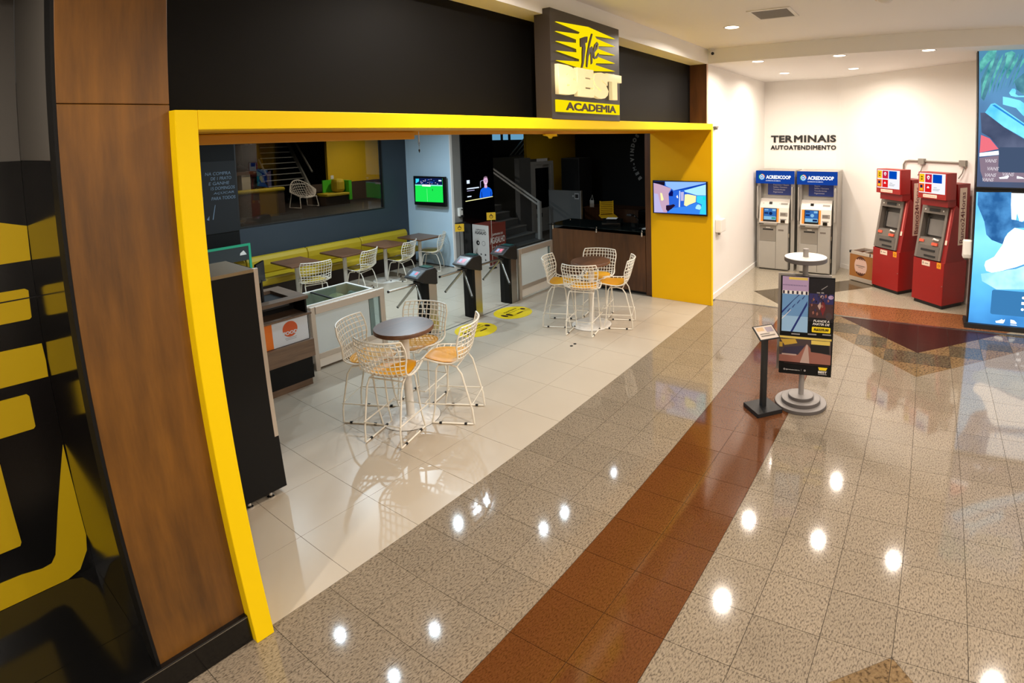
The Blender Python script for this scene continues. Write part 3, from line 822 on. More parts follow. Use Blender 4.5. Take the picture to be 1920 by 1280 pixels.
# local +y is where the sitter looks; heading a (degrees from +x) -> rz = a - 90
STG = 'wire bar stools around the two round tables'
st0 = chair('bar_stool', '', 'stool', .655, True, STG)
def put(o, first, x, y, a, label, group):
    if first:
        o.location = (x, y, 0); o.rotation_euler = (0, 0, R(a - 90)); o['label'] = label; o['group'] = group; return o
    return dup(o, (x, y, 0), R(a - 90), label, group)
put(st0, True, 1.36, 1.195, 18.5, 'white wire bar stool nearest the camera, its back to us, at the near round table', STG)
put(st0, False, 1.985, .972, 118, 'white wire bar stool on the corridor side of the near round table', STG)
put(st0, False, 1.477, 1.735, -62, 'white wire bar stool of the near round table beside the display freezer', STG)
put(st0, False, 2.06, 1.60, 198, 'white wire bar stool half hidden behind the near round table top', STG)
put(st0, False, 4.63, 1.17, 14, 'white wire bar stool of the far round table with its back to us', STG)
put(st0, False, 4.757, 1.688, -68, 'white wire bar stool of the far round table beside the glass barrier', STG)
put(st0, False, 5.125, .85, 112, 'white wire bar stool of the far round table next to the yellow return', STG)
put(st0, False, 5.33, 1.36, 195, 'white wire bar stool behind the far round table against the wooden counter', STG)
CHG = 'wire chairs at the bench tables'
ch0 = chair('wire_chair', '', 'chair', .43, False, CHG)
put(ch0, True, 3.36, 5.98, 75, 'white wire chair seen from behind at the bench table nearest the food counter', CHG)
put(ch0, False, 4.36, 6.05, 112, 'white wire chair at the second bench table from the food counter', CHG)
put(ch0, False, 5.30, 6.05, 112, 'white wire chair at the third bench table, behind the first turnstile', CHG)
put(ch0, False, 6.17, 6.12, 128, 'white wire chair at the bench table touching the pale column', CHG)

# round high tables
def high_table(x, y, label):
    t = thing('high_table', label, 'table', (x, y, 0), 0, 'round high tables')
    MB().lathe([(.29, 0), (.298, .004), (.29, .009), (.06, .016), (.045, .03)], 40).build('base_plate', WHITEM, t, smooth=True)
    MB().lathe([(.297, 0), (.301, .002), (.297, .004)], 40).build('base_rim', BLACK_M, t)
    MB().cyl((0, 0, .012), (0, 0, .93), .042, 20).build('column_post', WHITEM, t, smooth=True)
    MB().lathe([(.15, .925), (.15, .932)], 20).build('top_plate', BLACK_M, t)
    MB().lathe([(.286, .932), (.296, .94), (.296, .968), (.290, .976)], 44).build('table_top', WOODT, t, smooth=True)
high_table(1.685, 1.368, 'round dark wood high table nearest the camera on a white pedestal')
high_table(4.945, 1.235, 'round dark wood high table before the wooden reception counter')

# square cafe tables along the bench
def cafe(x, label):
    t = thing('cafe_table', label, 'table', (x, 6.27, 0), 0, 'square cafe tables along the bench')
    bx('table_top', (-.29, -.37, .725, .29, .37, .755), WOODT, t, bevel=.006)
    MB().cyl((0, 0, .01), (0, 0, .725), .038, 16).build('column_post', WHITEM, t, smooth=True)
    MB().lathe([(.27, 0), (.27, .008), (.05, .016)], 30).build('base_plate', WHITEM, t, smooth=True)
    MB().lathe([(.10, .715), (.10, .725)], 16).build('top_plate', BLACK_M, t)
for x, l in ((3.22, 'square dark wood cafe table nearest the food counter'), (4.18, 'second square dark wood cafe table from the food counter'), (5.10, 'third square dark wood cafe table along the yellow bench'), (5.985, 'square dark wood cafe table touching the pale column')):
    cafe(x, l)

# upholstered bench
bn = thing('wall_bench', 'long mustard upholstered wall bench with a dark wooden base', 'bench', (0, 7.29, 0))
bx('base', (1.5, -.42, 0, 6.35, -.001, .34), mat('bench base', (46, 32, 24), .6), bn)
for k in range(4):
    a, b = 1.5 + 1.21 * k, 1.5 + 1.21 * (k + 1) - .008
    bx('seat_cushion', (a, -.62, .335, b, -.12, .46), PADY, bn, bevel=.035)
    MB().prism([(-.06, .46), (-.16, .46), (-.20, .62), (-.20, .72), (-.16, .79), (-.09, .80), (-.02, .74), (-.02, .46)], a, b, 'X').build('back_cushion', PADY, bn, bevel=.02)

# tall cabinet by the left jamb
tc = thing('tall_cabinet', 'tall black upright cabinet just inside the left yellow jamb', 'cabinet', (0, 0, 0))
bx('body', (-.112, 1.2, .06, .205, 1.70, 1.86), BLACKW, tc)
bx('lower_body', (.205, 1.2, .06, .238, 1.70, .512), BLACKW, tc)
bx('top_panel', (-.112, 1.2, 1.86, .205, 1.70, 1.885), mat('tan cabinet top', (150, 132, 100), .6), tc)  # top panel in a paler tan than the black body
bx('side_strip', (.205, 1.2, .512, .238, 1.235, 1.885), ALU, tc)
bx('door', (.206, 1.24, .515, .222, 1.69, 1.88), BLACK_G, tc)
for x, y in ((.11, 1.24), (-.07, 1.24), (.18, 1.66), (-.07, 1.66)):
    MB().lathe([(.028, 0), (.03, .012), (.016, .022), (.012, .062)], 14, (x, y, 0)).build('leveling_foot', CHROME, tc, smooth=True)

# food counter
fc = thing('food_counter', 'dark walnut food counter with an orange and white front sign', 'counter', (0, 0, 0))
bx('base', (.55, 2.97, 0, 1.54, 3.62, .09), WOODC, fc)
bx('lower_front', (.50, 2.94, .09, 1.55, 3.60, .36), BLACKW, fc)
bx('walnut_band', (.50, 2.905, .36, 1.575, 3.60, .565), WOODC, fc)
bx('core', (.50, 2.945, .565, 1.55, 3.60, .865), BLACKW, fc)
bx('shelf_board', (.50, 2.90, .865, 1.575, 3.60, .885), WOODC, fc)
bx('recess_back', (.50, 3.20, .885, 1.54, 3.60, 1.045), BLACKW, fc)
bx('recess_cheek', (1.52, 2.93, .885, 1.54, 3.20, 1.045), BLACKW, fc)
for n, b in (('top_rail', (.50, 2.92, 1.045, 1.56, 3.06, 1.085)), ('top_rail', (1.40, 3.06, 1.045, 1.56, 3.50, 1.085)), ('top_rail', (.50, 3.50, 1.045, 1.56, 3.62, 1.085))):
    bx(n, b, WOODC, fc)
bx('dark_well', (.50, 3.06, .98, 1.40, 3.50, 1.0), BLACK_M, fc)
FF = frame((1.05, 2.9445, .715), (1, 0, 0), (0, 0, 1))
OR, WS = mat('orange print', (232, 120, 22), .5), mat('pale sign white', (214, 222, 232), .5)
RO = mat('brick orange print', (206, 88, 36), .5)
flat('front_sign', [(rect(-.50, -.145, .49, .145), WS), (rect(-.50, -.145, .06, .145), OR), (disc(.27, .03, .09, 28), RO),
   (rect(.20, -.075, .34, -.067), mat('sign grey', (170, 176, 186), .5)), (rect(.21, -.092, .335, -.085), bpy.data.materials['sign grey'])], FF, fc)
joined_text('sign_lettering', [('FOOD', at(FF, .27, -.012) @ Matrix.Translation((0, 0, .0025)), dict(fit=(.17, .042), ext=.0005, bold=.04))], WS, fc)
joined_text('orange_side_lettering', [('FOOD', at(FF, -.03, .05), dict(fit=(.10, .03), ext=.0005, bold=.02)), ('CAFÉ', at(FF, -.03, .0), dict(fit=(.10, .03), ext=.0005, bold=.02))], WS, fc)
ps = thing('till_screen', 'small black till screen on the food counter beside the cabinet', 'monitor', (1.18, 3.24, 1.0), R(44))
bx('screen', (-.12, -.012, .27, .12, .012, .50), BLACK_G, ps, bevel=.006)
MB().cyl((0, 0, .01), (0, .0, .30), .018, 10).build('stand', BLACK_M, ps)
bx('foot', (-.09, -.07, 0, .09, .07, .014), BLACK_M, ps)
wl = thing('wire_loop_stand', 'small dark wire bag holder on the food counter', 'holder', (1.33, 3.55, 1.085))
MB().tube([(-.05, 0, .12), (.05, 0, .12), (.07, .03, .12), (.05, .06, .12), (-.05, .06, .12)], .006, 6, True).build('loop', BLACK_M, wl)
MB().cyl((-.05, .03, 0), (-.05, .03, .12), .006, 6).build('post', BLACK_M, wl)

# glass barriers beside the turnstiles
def barrier(label, x0, x1, y, h, lower, mullion):
    t = thing('glass_barrier', label, 'barrier', (x0, y, 0))
    w = x1 - x0
    f = ALU
    bx('post', (w - .075, 0, 0, w, .05, h), f, t, bevel=.004)
    bx('post', (0, 0, 0, .06, .05, h), f, t, bevel=.004)
    bx('top_rail', (.06, -.01, h - .095, w - .075, .06, h), f, t, bevel=.004)
    bx('bottom_rail', (.06, 0, lower, w - .075, .05, lower + .07), f, t, bevel=.004)
    bx('kick_panel', (.06, .015, .03, w - .075, .035, lower), PLASTW, t)
    bx('pane', (.06, .02, lower + .07, w - .075, .028, h - .095), glass('barrier glass', (214, 226, 228)), t)
    if mullion: bx('mullion', (mullion, .012, lower + .07, mullion + .008, .036, h - .095), BLACK_M, t)
    bx('frosted_film', (.06, .012, lower + .07, (mullion or w - .14), .018, h - .095), mat('frosted film', (206, 218, 222), .4), t)
barrier('long glass barrier panel in front of the white chest freezer', 1.76, 2.85, 3.26, .815, .14, .84)
barrier('glass barrier panel between the last turnstile and the wooden counter', 5.37, 6.34, 2.98, .90, .17, None)
fz = thing('chest_freezer', 'white chest freezer with a glass lid behind the glass barrier', 'freezer', (1.60, 3.33, 0))
mb = MB().box(0, 0, .08, 1.12, .03, .80).box(0, .58, .08, 1.12, .61, .80).box(0, .03, .08, .03, .58, .80).box(1.09, .03, .08, 1.12, .58, .80).box(.03, .03, .08, 1.09, .58, .30)
mb.build('body', PLASTW, fz)
bx('lid_rim', (-.005, -.01, .80, 1.125, .025, .83), PLASTW, fz); bx('lid_rim', (-.005, .585, .80, 1.125, .62, .83), PLASTW, fz)
bx('lid_rim', (-.005, .025, .80, .03, .585, .83), PLASTW, fz); bx('lid_rim', (1.09, .025, .80, 1.125, .585, .83), PLASTW, fz)
bx('glass_lid', (.03, .025, .808, .56, .585, .814), glass('lid glass', (222, 230, 228)), fz)
bx('glass_lid', (.54, .025, .818, 1.09, .585, .824), bpy.data.materials['lid glass'], fz)
bx('lid_handle', (.535, .03, .815, .56, .58, .83), BLACK_M, fz)
for x, y in ((.1, .1), (1.0, .1), (.1, .5), (1.0, .5)):
    MB().cyl((x, y, 0), (x, y, .08), .025, 10).build('foot', RUBBER, fz)
def sack(x, y, sx, sy, h, rz, label, m):
    t = thing('frozen_pack', label, 'food pack', (1.60 + x, 3.33 + y, .302), rz, 'packs inside the chest freezer')
    def fn(a, b):
        u, v = 2 * a - 1, 2 * b - 1
        return (u * sx, v * sy, h * (1 - u ** 4) ** .5 * (1 - v ** 4) ** .5 + .012 * math.sin(9 * u + 4 * v))
    MB().grid(fn, 12, 8).build('pack_top', m, t, smooth=True)
    bx('pack_base', (-sx * .97, -sy * .97, .002, sx * .97, sy * .97, .012), m, t)
PK = mat('pale pack', (214, 204, 176), .5)
sack(.32, .30, .24, .20, .44, .1, 'pale frozen food pack at the counter end of the chest freezer', PK)
sack(.76, .32, .20, .20, .48, -.2, 'plump cream frozen pack in the middle of the chest freezer', mat('cream pack', (222, 206, 158), .5))
sack(1.01, .33, .06, .14, .46, 0, 'pale blue frozen pack at the far end of the chest freezer', mat('blue pack', (170, 206, 216), .5))

# turnstiles
def turnstile(x, y, label, screen):
    t = thing('turnstile', label, 'turnstile', (x, y, 0), 0, 'tripod turnstiles')
    MB().prism([(-.055, -.128), (-.055, .128), (-.082, .10), (-.092, 0), (-.082, -.10)], 0, .80, 'Z').build('front_cover', BLACKW, t, smooth=False)
    MB().prism([(-.055, -.13), (.09, -.125), (.11, 0), (.09, .125), (-.055, .13)], 0, .90, 'Z').build('steel_back', STEEL, t)
    MB().prism([(-.27, .885), (-.255, .87), (-.14, .80), (.06, .74), (.10, .74), (.10, .95), (.06, .99), (-.10, .985)], -.145, .145, 'Y').build('head', BLACK_M, t, bevel=.012)
    n = Vector((-.10 * .59, 0, .17)).normalized()
    F = frame((-.185, 0, .9355), (0, -1, 0), (.17, 0, .10))
    flat('display', [(rrect(-.125, -.085, .125, .085, .012), BEZEL), (rect(-.075, -.055, .075, .05), screen), (rect(-.055, -.03, -.01, .03), mat('display print', (120, 150, 190), .4, emit=.2)), (rect(.01, -.02, .055, .035), mat('display print red', (210, 90, 110), .4, emit=.3))], F, t)
    bx('card_reader', (-.03, -.10, .985, .08, .10, 1.0), mat('dark teal cover', (24, 60, 56), .3), t, bevel=.006)
    hub = MB().lathe([(.03, -.03), (.055, -.02), (.055, .02), (.03, .035)], 18)
    ax = Vector((-1, 0, -1)).normalized()
    rot = Vector((0, 0, 1)).rotation_difference(ax).to_matrix().to_4x4()
    me = hub.mesh('hub', BLACK_M, True); me.transform(Matrix.Translation((-.155, 0, .80)) @ rot)
    link('hub', me, t)
    for k in range(3):
        d = Matrix.Rotation(2 * PI * k / 3, 3, ax) @ Vector((-1, 0, 0))
        p = Vector((-.155, 0, .80)) + ax * .02
        a = MB().cyl(tuple(p + d * .03), tuple(p + d * .47), .0175, 14).build('arm', STEEL, t, smooth=True)
        MB().cyl(tuple(p + d * .468), tuple(p + d * .486), .018, 14).build('end_cap', BLACK_M, a)
    return t
DS = [mat('display glass', (130, 160, 176), .2, emit=.15), mat('display glass pink', (170, 130, 140), .2, emit=.12), mat('display glass red', (150, 104, 106), .2, emit=.1)]
turnstile(3.46, 3.12, 'black and steel tripod turnstile nearest the round high table', DS[0])
turnstile(4.375, 3.12, 'middle black and steel tripod turnstile of the three', DS[1])
turnstile(5.22, 3.115, 'black and steel tripod turnstile beside the short glass barrier', DS[2])

# floor stickers
STK = mat('yellow floor vinyl', (226, 196, 24), .4)
def sticker(x, y, label):
    t = thing('floor_sticker', label, 'sticker', (x, y, 0), 0, 'yellow floor stickers')
    F = frame((0, 0, .0022), (1, 0, 0), (0, 1, 0))
    MB().lathe([(.31, .0006), (.31, .0022)], 40).build('vinyl_disc', STK, t)
    joined_text('print', [('MANTENHA', at(F, .05, .10), dict(fit=(.30, .05), ext=.0002, bold=.02)), ('DISTÂNCIA', at(F, .05, .03), dict(fit=(.30, .045), ext=.0002, bold=.01))], BRN, t)
    foot = lambda x, y: [(x + a, y + b) for a, b in disc(0, 0, .035, 14, .075)]
    flat('pictogram', [(foot(-.20, .0), BRN), (foot(-.12, -.03), BRN), (rect(-.02, -.12, .12, -.09), BRN), (disc(.22, -.02, .035, 12, .05), BRN)], F, t)
sticker(3.92, 2.62, 'round yellow floor sticker behind the near round high table')
sticker(4.80, 2.66, 'round yellow floor sticker between the last two turnstiles')
# ------------------------------------------------------------------ reception
rc = thing('reception_counter', 'wooden reception counter with a dark glass top on steel studs', 'counter', (0, 0, 0))
for k in range(4):
    a = 1.18 + .51 * k
    bx('front_panel', (6.655, a, .05, 6.69, a + .5085, 1.06), WOODD, rc)
bx('plinth', (6.70, 1.18, 0, 7.3, 3.22, .05), BLACK_M, rc)
bx('body', (6.69, 1.18, .05, 7.35, 3.22, 1.04), BLACKW, rc)
bx('glass_top', (6.60, 1.18, 1.125, 7.40, 3.28, 1.137), mat('smoked counter glass', (14, 20, 20), .06), rc)
for x, y in ((6.66, 3.2), (6.66, 2.2), (6.66, 1.25), (7.25, 3.2), (7.25, 2.2), (7.25, 1.3)):
    MB().cyl((x, y, 1.04), (x, y, 1.15), .016, 12).build('stud', CHROME, rc)
wp = struct('trim_1', (6.655, 1.035, 0, 6.70, 1.17, 2.86), WOODD, 'dark wood wall strip between the reception counter and the yellow return')
pt = thing('receipt_printer', 'black printer with a sheet of paper on the reception glass top', 'printer', (7.0, 2.05, 1.137), R(20))
MB().prism([(-.16, 0), (.16, 0), (.16, .10), (.02, .13), (-.16, .07)], -.18, .18, 'Y').build('body', BLACK_G, pt, bevel=.008)
bx('paper', (-.12, -.10, .135, .06, .10, .138), PLASTW, pt)
cs = thing('card_stand', 'dark card machine stand with a bent arm on the reception glass top', 'card machine', (6.95, 1.48, 1.137), R(-15))
bx('base', (-.10, -.12, 0, .10, .12, .02), BLACK_G, cs)
MB().tube([(0, 0, .02), (.02, 0, .14), (-.02, .05, .22), (-.06, .10, .23)], .016, 8).build('arm', BLACK_G, cs, smooth=True)
bx('terminal', (-.12, .05, .215, -.03, .17, .25), BLACK_M, cs, bevel=.006)
pp = thing('paper_sheet', 'white paper sheets lying on the reception glass top', 'paper', (6.95, 1.30, 1.138), R(15))
bx('sheet', (-.10, -.07, 0, .10, .07, .003), PLASTW, pp); bx('sheet', (-.06, -.12, .0031, .11, .0, .005), PLASTW, pp)
# back of the reception
struct('wall_reception', (13.0, 1.1, 0, 13.1, 7.0, 3.42), mat('pure black wall', (9, 9, 9), .6), 'black wall behind the reception desk')
lt = thing('wall_lettering', 'arc of white capital letters on the black reception wall', 'lettering', (12.99, 4.3, 2.2))
LT = mat('white wall letters', (206, 206, 206), .5)
for c, y, z in (('B', 4.54, 1.53), ('E', 4.63, 1.67), ('M', 4.72, 1.82), ('-', 4.76, 1.96), ('V', 4.80, 2.10), ('I', 4.81, 2.24), ('N', 4.80, 2.38), ('D', 4.77, 2.54), ('O', 4.71, 2.70), ('S', 4.62, 2.83)):
    # centre of the arc to the right (smaller y); letters stand outwards, read upwards
    d = Vector((0, y - 3.85, (z - 2.22) * .75)).normalized()
    F = frame((-.001, y - 4.3, z - 2.2), (0, -d.z, d.y), d)
    text('letter', c, LT, F, lt, size=.16, ext=.002, bold=.012)
OLW = struct('wall_yellow', (10.5, 6.95, 2.2, 13.0, 7.05, 3.42), OLIVE, 'yellow wall above the white stair door')
bx('lower_panel', (11.6, 6.95, 0, 13.0, 7.05, 2.2), OLIVE, OLW)
pd = tag(bx('column', (10.0, 6.83, 0, 10.5, 7.0, 2.25), GREY_W), 'grey pier between the staircase and the white door', None, None, 'structure')
d1 = tag(bpy.data.objects.new('door_1', None), 'white framed door with dark glass at the foot of the stairs', None, None, 'structure'); COL.objects.link(d1)
DW = mat('door white', (190, 188, 182), .5)
bx('jamb', (10.5, 6.80, 0, 10.60, 6.90, 2.12), DW, d1); bx('jamb', (11.46, 6.80, 0, 11.56, 6.90, 2.12), DW, d1)
bx('lintel', (10.60, 6.80, 2.03, 11.46, 6.90, 2.12), DW, d1)
bx('stile', (10.60, 6.82, 0.02, 10.70, 6.87, 2.03), DW, d1); bx('stile', (11.36, 6.82, 0.02, 11.46, 6.87, 2.03), DW, d1)
bx('lower_panel', (10.70, 6.825, 0.02, 11.36, 6.865, .72), DW, d1); bx('top_rail', (10.70, 6.82, 1.93, 11.36, 6.87, 2.03), DW, d1)
bx('pane', (10.70, 6.835, .72, 11.36, 6.845, 1.93), BLACK_G, d1)
bx('door_plate', (10.72, 6.815, .46, 10.98, 6.825, .58), BLACK_M, d1)
bx('door_closer', (11.05, 6.79, 1.98, 11.3, 6.82, 2.03), SILVER_D, d1)
tw = thing('dark_locker', 'tall dark cupboard before the yellow wall', 'cupboard', (11.9, 6.2, 0))
bx('body', (-.35, -.35, .05, .35, .3, 2.2), mat('dark cupboard', (52, 50, 50), .5), tw, bevel=.01); bx('door', (-.355, -.33, .08, -.35, .28, 2.17), BLACK_M, tw); bx('plinth', (-.33, -.33, 0, .33, .28, .05), BLACK_M, tw)
gp = thing('grey_partition', 'low grey partition screen with a small sticker behind the counter', 'partition', (10.0, 5.2, 0))
bx('panel', (0, -.42, .0, .05, .62, 1.40), mat('grey partition felt', (96, 98, 98), .7), gp); bx('end_post', (-.01, -.44, 0, .06, -.42, 1.41), ALU, gp)
FG = frame((-.001, -.25, 1.26), (0, -1, 0), (0, 0, 1))
flat('sticker', [(rect(-.02, -.08, .12, .08), mat('sticker grey', (170, 170, 170), .6)), (rect(.0, -.05, .10, .05), K_), (rect(-.09, -.02, -.04, .02), bpy.data.materials['sticker grey'])], FG, gp)
dk = thing('reception_desk', 'brown reception desk far behind the counter', 'desk', (11.75, 4.5, 0))
bx('desk_top', (-.4, -.75, .74, .4, 1.1, .77), WOODD, dk); bx('front_panel', (-.38, -.72, .1, -.34, 1.06, .74), WOODD, dk); bx('leg', (.3, -.72, 0, .36, -.66, .74), BLACK_M, dk); bx('leg', (.3, 1.0, 0, .36, 1.06, .74), BLACK_M, dk); bx('foot_panel', (-.38, -.72, 0, -.3, 1.06, .1), BLACK_M, dk)
yc = thing('yellow_chair', 'yellow perforated office chair at the reception desk', 'chair', (10.6, 4.30, -.14), R(40))
YCH = mat('yellow chair plastic', (216, 168, 16), .5, emit=.05)
bx('seat', (-.24, -.22, .80, .22, .22, .835), YCH, yc, bevel=.01)
for k in range(7):
    bx('back_slat', (.20, -.18, .86 + .05 * k, .225, .18, .895 + .05 * k), YCH, yc)
for s in (-1, 1): bx('back_rail', (.195, s * .18 - .012, .80, .23, s * .18 + .012, 1.21), YCH, yc)
MB().cyl((0, 0, .20), (0, 0, .80), .025, 10).build('post', BLACK_M, yc)
MB().lathe([(.26, .14), (.26, .16), (.03, .2)], 20).build('base', BLACK_M, yc)
tg = thing('price_tag', 'small white hanging tag on the reception desk edge', 'tag', (11.45, 5.35, .77))
bx('card', (-.005, -.07, 0, .005, .07, .2), PLASTW, tg); MB().tube([(0, -.05, .2), (0, -.02, .36), (0, .05, .2)], .008, 5).build('loop', PLASTW, tg)

# ------------------------------------------------------------------ staircase
sc = thing('staircase', 'dark grey stairs rising behind the carton box', 'stairs', (7.9, 5.55, 0))
ST = mat('stair stone', (96, 96, 94), .5, noise=.06, nscale=6)
for k in range(10):
    bx('step', (0, .29 * k, 0, 1.5, .29 * (k + 1) + .02, .168 * (k + 1)), ST, sc)
    bx('nosing', (0, .29 * k - .015, .168 * (k + 1) - .02, 1.5, .29 * k + .03, .168 * (k + 1) + .004), mat('stair nosing', (120, 118, 112), .5) if k == 0 else bpy.data.materials['stair nosing'], sc)
HR = mat('handrail paint', (176, 174, 168), .4)
bx('rail_post', (1.42, .06, .168, 1.50, .14, 1.16), HR, sc)
for dz in (0, -.10):
    MB().tube([(1.46, .08, 1.14 + dz), (1.46, 2.6, 2.50 + dz)], .028, 8).build('handrail', HR, sc, smooth=True)
bx('side_wall', (1.5, .1, 0, 1.56, .9, .3), GREY_W, sc)
struct('wall_stair', (7.86, 8.5, 0, 12.9, 8.6, 2.22), GREY_W, 'grey wall behind the staircase')
ur = thing('upper_railing', 'slanted railing of the upper stair flight', 'railing', (11.62, 8.55, 2.28))
for k in range(5):
    MB().tube([(.0 + .22 * k, 0, .0), (.95 + .22 * k, 0, .70)], .018, 6).build('rail', HR if k in (0, 4) else SILVER_D, ur)
bx('string_board', (-.1, -.04, -.06, 1.2, .04, 0.0), BLACK_M, ur)
w3 = tag(bpy.data.objects.new('window_3', None), 'small blue daylight windows high behind the stairs', None, None, 'structure'); COL.objects.link(w3)
DAY = G('daylight sky', (110, 170, 206), .8)
for k, (a, b) in enumerate(((10.7, 11.42), (11.55, 11.78), (11.92, 12.9))):
    bx('pane', (a, 8.76, 2.77, b, 8.77, 3.2), DAY, w3)
    bx('window_frame', (b, 8.74, 2.75, b + .1, 8.79, 3.25), BLACK_M, w3)
bx('window_sill', (10.5, 8.72, 2.72, 12.98, 8.79, 2.77), BLACK_M, w3)
struct('wall_upper', (7.9, 8.79, 0, 13.0, 8.86, 3.42), DARK, 'dark wall around the small high windows')

# ------------------------------------------------------------------ room behind the interior window
struct('floor_lounge', (2.2, 7.42, 1.0, 7.8, 12.9, 1.28), mat('lounge floor', (30, 25, 21), .6), 'raised dark floor of the lounge behind the interior window')
LB = mat('lounge brown', (74, 56, 42), .6)
sf = thing('lounge_sofa', 'brown lounge sofa with a yellow top edge behind the interior window', 'sofa', (3.35, 9.2, 1.28))
bx('back', (-.6, -.06, 0, 1.22, .06, .50), LB, sf); bx('top_roll', (-.6, -.09, .49, 1.24, .09, .575), PADY, sf, bevel=.03); bx('seat', (-.6, .06, 0, 1.22, .5, .3), LB, sf)
dc = thing('diamond_chair', 'white wire lounge chair shaped like a diamond behind the interior window', 'chair', (5.24, 9.5, 1.30), R(8))
def dsurf(s, t):
    k = 1 - s * s
    b = (t + 1) / 2
    zf, zb = .24 + .15 * s * s, .64 - .25 * s * s
    return (.36 * s, .24 * k * t + .02, zf + (zb - zf) * b - .16 * k * (1 - t * t))
mb = MB()
for k in range(13):
    u = -1 + k / 6
    mb.tube([dsurf(u, -1 + j / 7) for j in range(15)], .0055, 4)
    mb.tube([dsurf(-1 + j / 7, u) for j in range(15)], .0055, 4)
mb.tube([dsurf(1 - j / 8, 1) for j in range(17)] + [dsurf(-1 + j / 8, -1) for j in range(1, 16)], .013, 5, True)
WIREL = mat('pale wire', (210, 196, 180), .4)
mb.build('wire_shell', WIREL, dc)
for s in (-1, 1):
    MB().tube([(s * .12, .0, .26), (s * .23, -.16, .25), (s * .25, -.20, .01), (s * .25, .22, .01), (s * .20, .18, .38)], .012, 5).build('leg_frame', WIREL, dc)
MB().tube([(-.23, -.16, .25), (.23, -.16, .25)], .010, 5).build('cross_bar', WIREL, dc)
bt = thing('green_booth', 'little green booth with a yellow cushion and seat behind the interior window', 'booth', (6.05, 9.5, 1.28))
GRN = mat('bright green panel', (74, 176, 30), .5)
bx('back_panel', (-.18, .2, .1, .34, .24, .60), GRN, bt); bx('side_panel', (.26, -.25, .1, .34, .2, .58), GRN, bt)
bx('seat', (-.38, -.28, .22, .26, .2, .29), PADY, bt, bevel=.02); bx('cushion', (-.02, -.15, .29, .24, .15, .63), PADY, bt, bevel=.08); bx('base', (-.36, -.2, 0, .30, .2, .22), LB, bt)
yw = struct('wall_lounge', (6.18, 9.95, 1.77, 7.8, 10.05, 3.3), OLIVE, 'yellow upper wall behind the interior window')
bx('lower_wall', (5.6, 9.96, 1.28, 7.8, 10.05, 1.77), LB, yw)
bx('switch', (6.25, 9.94, 1.88, 6.33, 9.95, 1.97), PLASTW, yw)
ls = thing('lounge_stairs', 'open metal stairs with pale treads behind the interior window', 'stairs', (5.35, 10.4, 1.28))
for k in range(10):
    bx('tread', (-.52, .13 * k, .50 + .135 * k, .52, .13 * k + .10, .517 + .135 * k), ALU, ls)
for s in (-1, 1):
    MB().tube([(s * .56, -.1, .3), (s * .56, 1.3, 1.9)], .05, 6).build('string_rail', SILVER_D, ls)
    MB().tube([(s * .60, -.1, .8), (s * .60, 1.2, 2.1)], .025, 6).build('hand_rail', SILVER_D, ls)
    bx('floor_post', (s * .56 - .03, -.13, 0, s * .56 + .03, -.07, .32), SILVER_D, ls)
oc = thing('office_chair', 'black high backed office chair behind the interior window', 'chair', (4.55, 10.5, 1.28))
bx('back', (-.22, .16, .75, .26, .24, 1.55), BLACKW, oc, bevel=.05); bx('seat', (-.24, -.25, .52, .26, .25, .62), BLACKW, oc, bevel=.03)
MB().cyl((0, 0, .08), (0, 0, .52), .03, 10).build('post', CHROME, oc); MB().lathe([(.28, 0), (.28, .03), (.03, .08)], 20).build('base', BLACK_M, oc)
od = thing('lounge_desk', 'dark topped desk with cream legs behind the interior window', 'desk', (3.75, 10.2, 1.28))
CRM = mat('cream laminate', (190, 172, 140), .6)
bx('desk_top', (-.35, -.3, .86, .55, .3, .93), WOODD, od)
for x in (-.28, .24): bx('leg', (x, -.25, 0, x + .2, .2, .86), CRM, od)
om = thing('desk_box', 'pale grey box on the lounge desk', 'box', (3.66, 10.2, 2.21))
bx('case', (-.13, -.1, 0, .13, .1, .2), mat('pale grey box', (188, 186, 184), .6), om); bx('lid', (-.14, -.11, .2, .14, .11, .22), SILVER_D, om)
om2 = thing('desk_bag', 'dark rounded bag on the lounge desk', 'bag', (4.02, 10.15, 2.21))
MB().lathe([(.16, 0), (.19, .05), (.12, .12), (.001, .14)], 16).build('body', BLACKW, om2, smooth=True); MB().tube([(-.06, 0, .11), (0, 0, .2), (.06, 0, .11)], .012, 6).build('handle', BLACK_M, om2)
# chalk menu and green board
mn = thing('chalk_menu', 'black chalk menu board with handwritten white lines', 'board', (2.36, 7.285, 1.9))
bx('board', (-.40, -.012, -.6, .36, 0, .65), mat('chalkboard', (17, 19, 22), .7), mn)
FM = frame((0, -.0125, 0), (1, 0, 0), (0, 0, 1))
joined_text('chalk_lettering', [(s, at(FM, x, z), dict(fit=(w, .055), ext=.0004, shear=.15)) for s, x, z, w in
   (('NA COMPRA', .05, .44, .44), ('DE 1 PRATO', .10, .355, .36), ('E GANHE', .06, .27, .36), ('15 DOMINGOS', .12, .185, .42), ('AÇÚCAR', .13, .10, .36), ('PARA TODOS', .12, .01, .42))], mat('chalk', (112, 130, 150), .8), mn)
flat('chalk_doodle', [([(-.10, -.35), (-.04, -.10), (-.03, -.10), (-.085, -.35)], bpy.data.materials['chalk']), ([(-.30, .0), (-.22, .06), (-.24, -.06)], mat('chalk green', (70, 84, 50), .8)), ([(-.2, -.34), (-.15, -.28), (-.16, -.36)], bpy.data.materials['chalk'])], FM, mn)
gb = thing('green_board', 'dark board with a turquoise green frame behind the cabinet', 'board', (2.36, 7.0, .80), 0)
GF = mat('turquoise frame', (40, 164, 122), .5)
bx('board', (-.50, -.01, 0, .37, .01, .26), mat('board slate', (46, 52, 54), .6), gb)
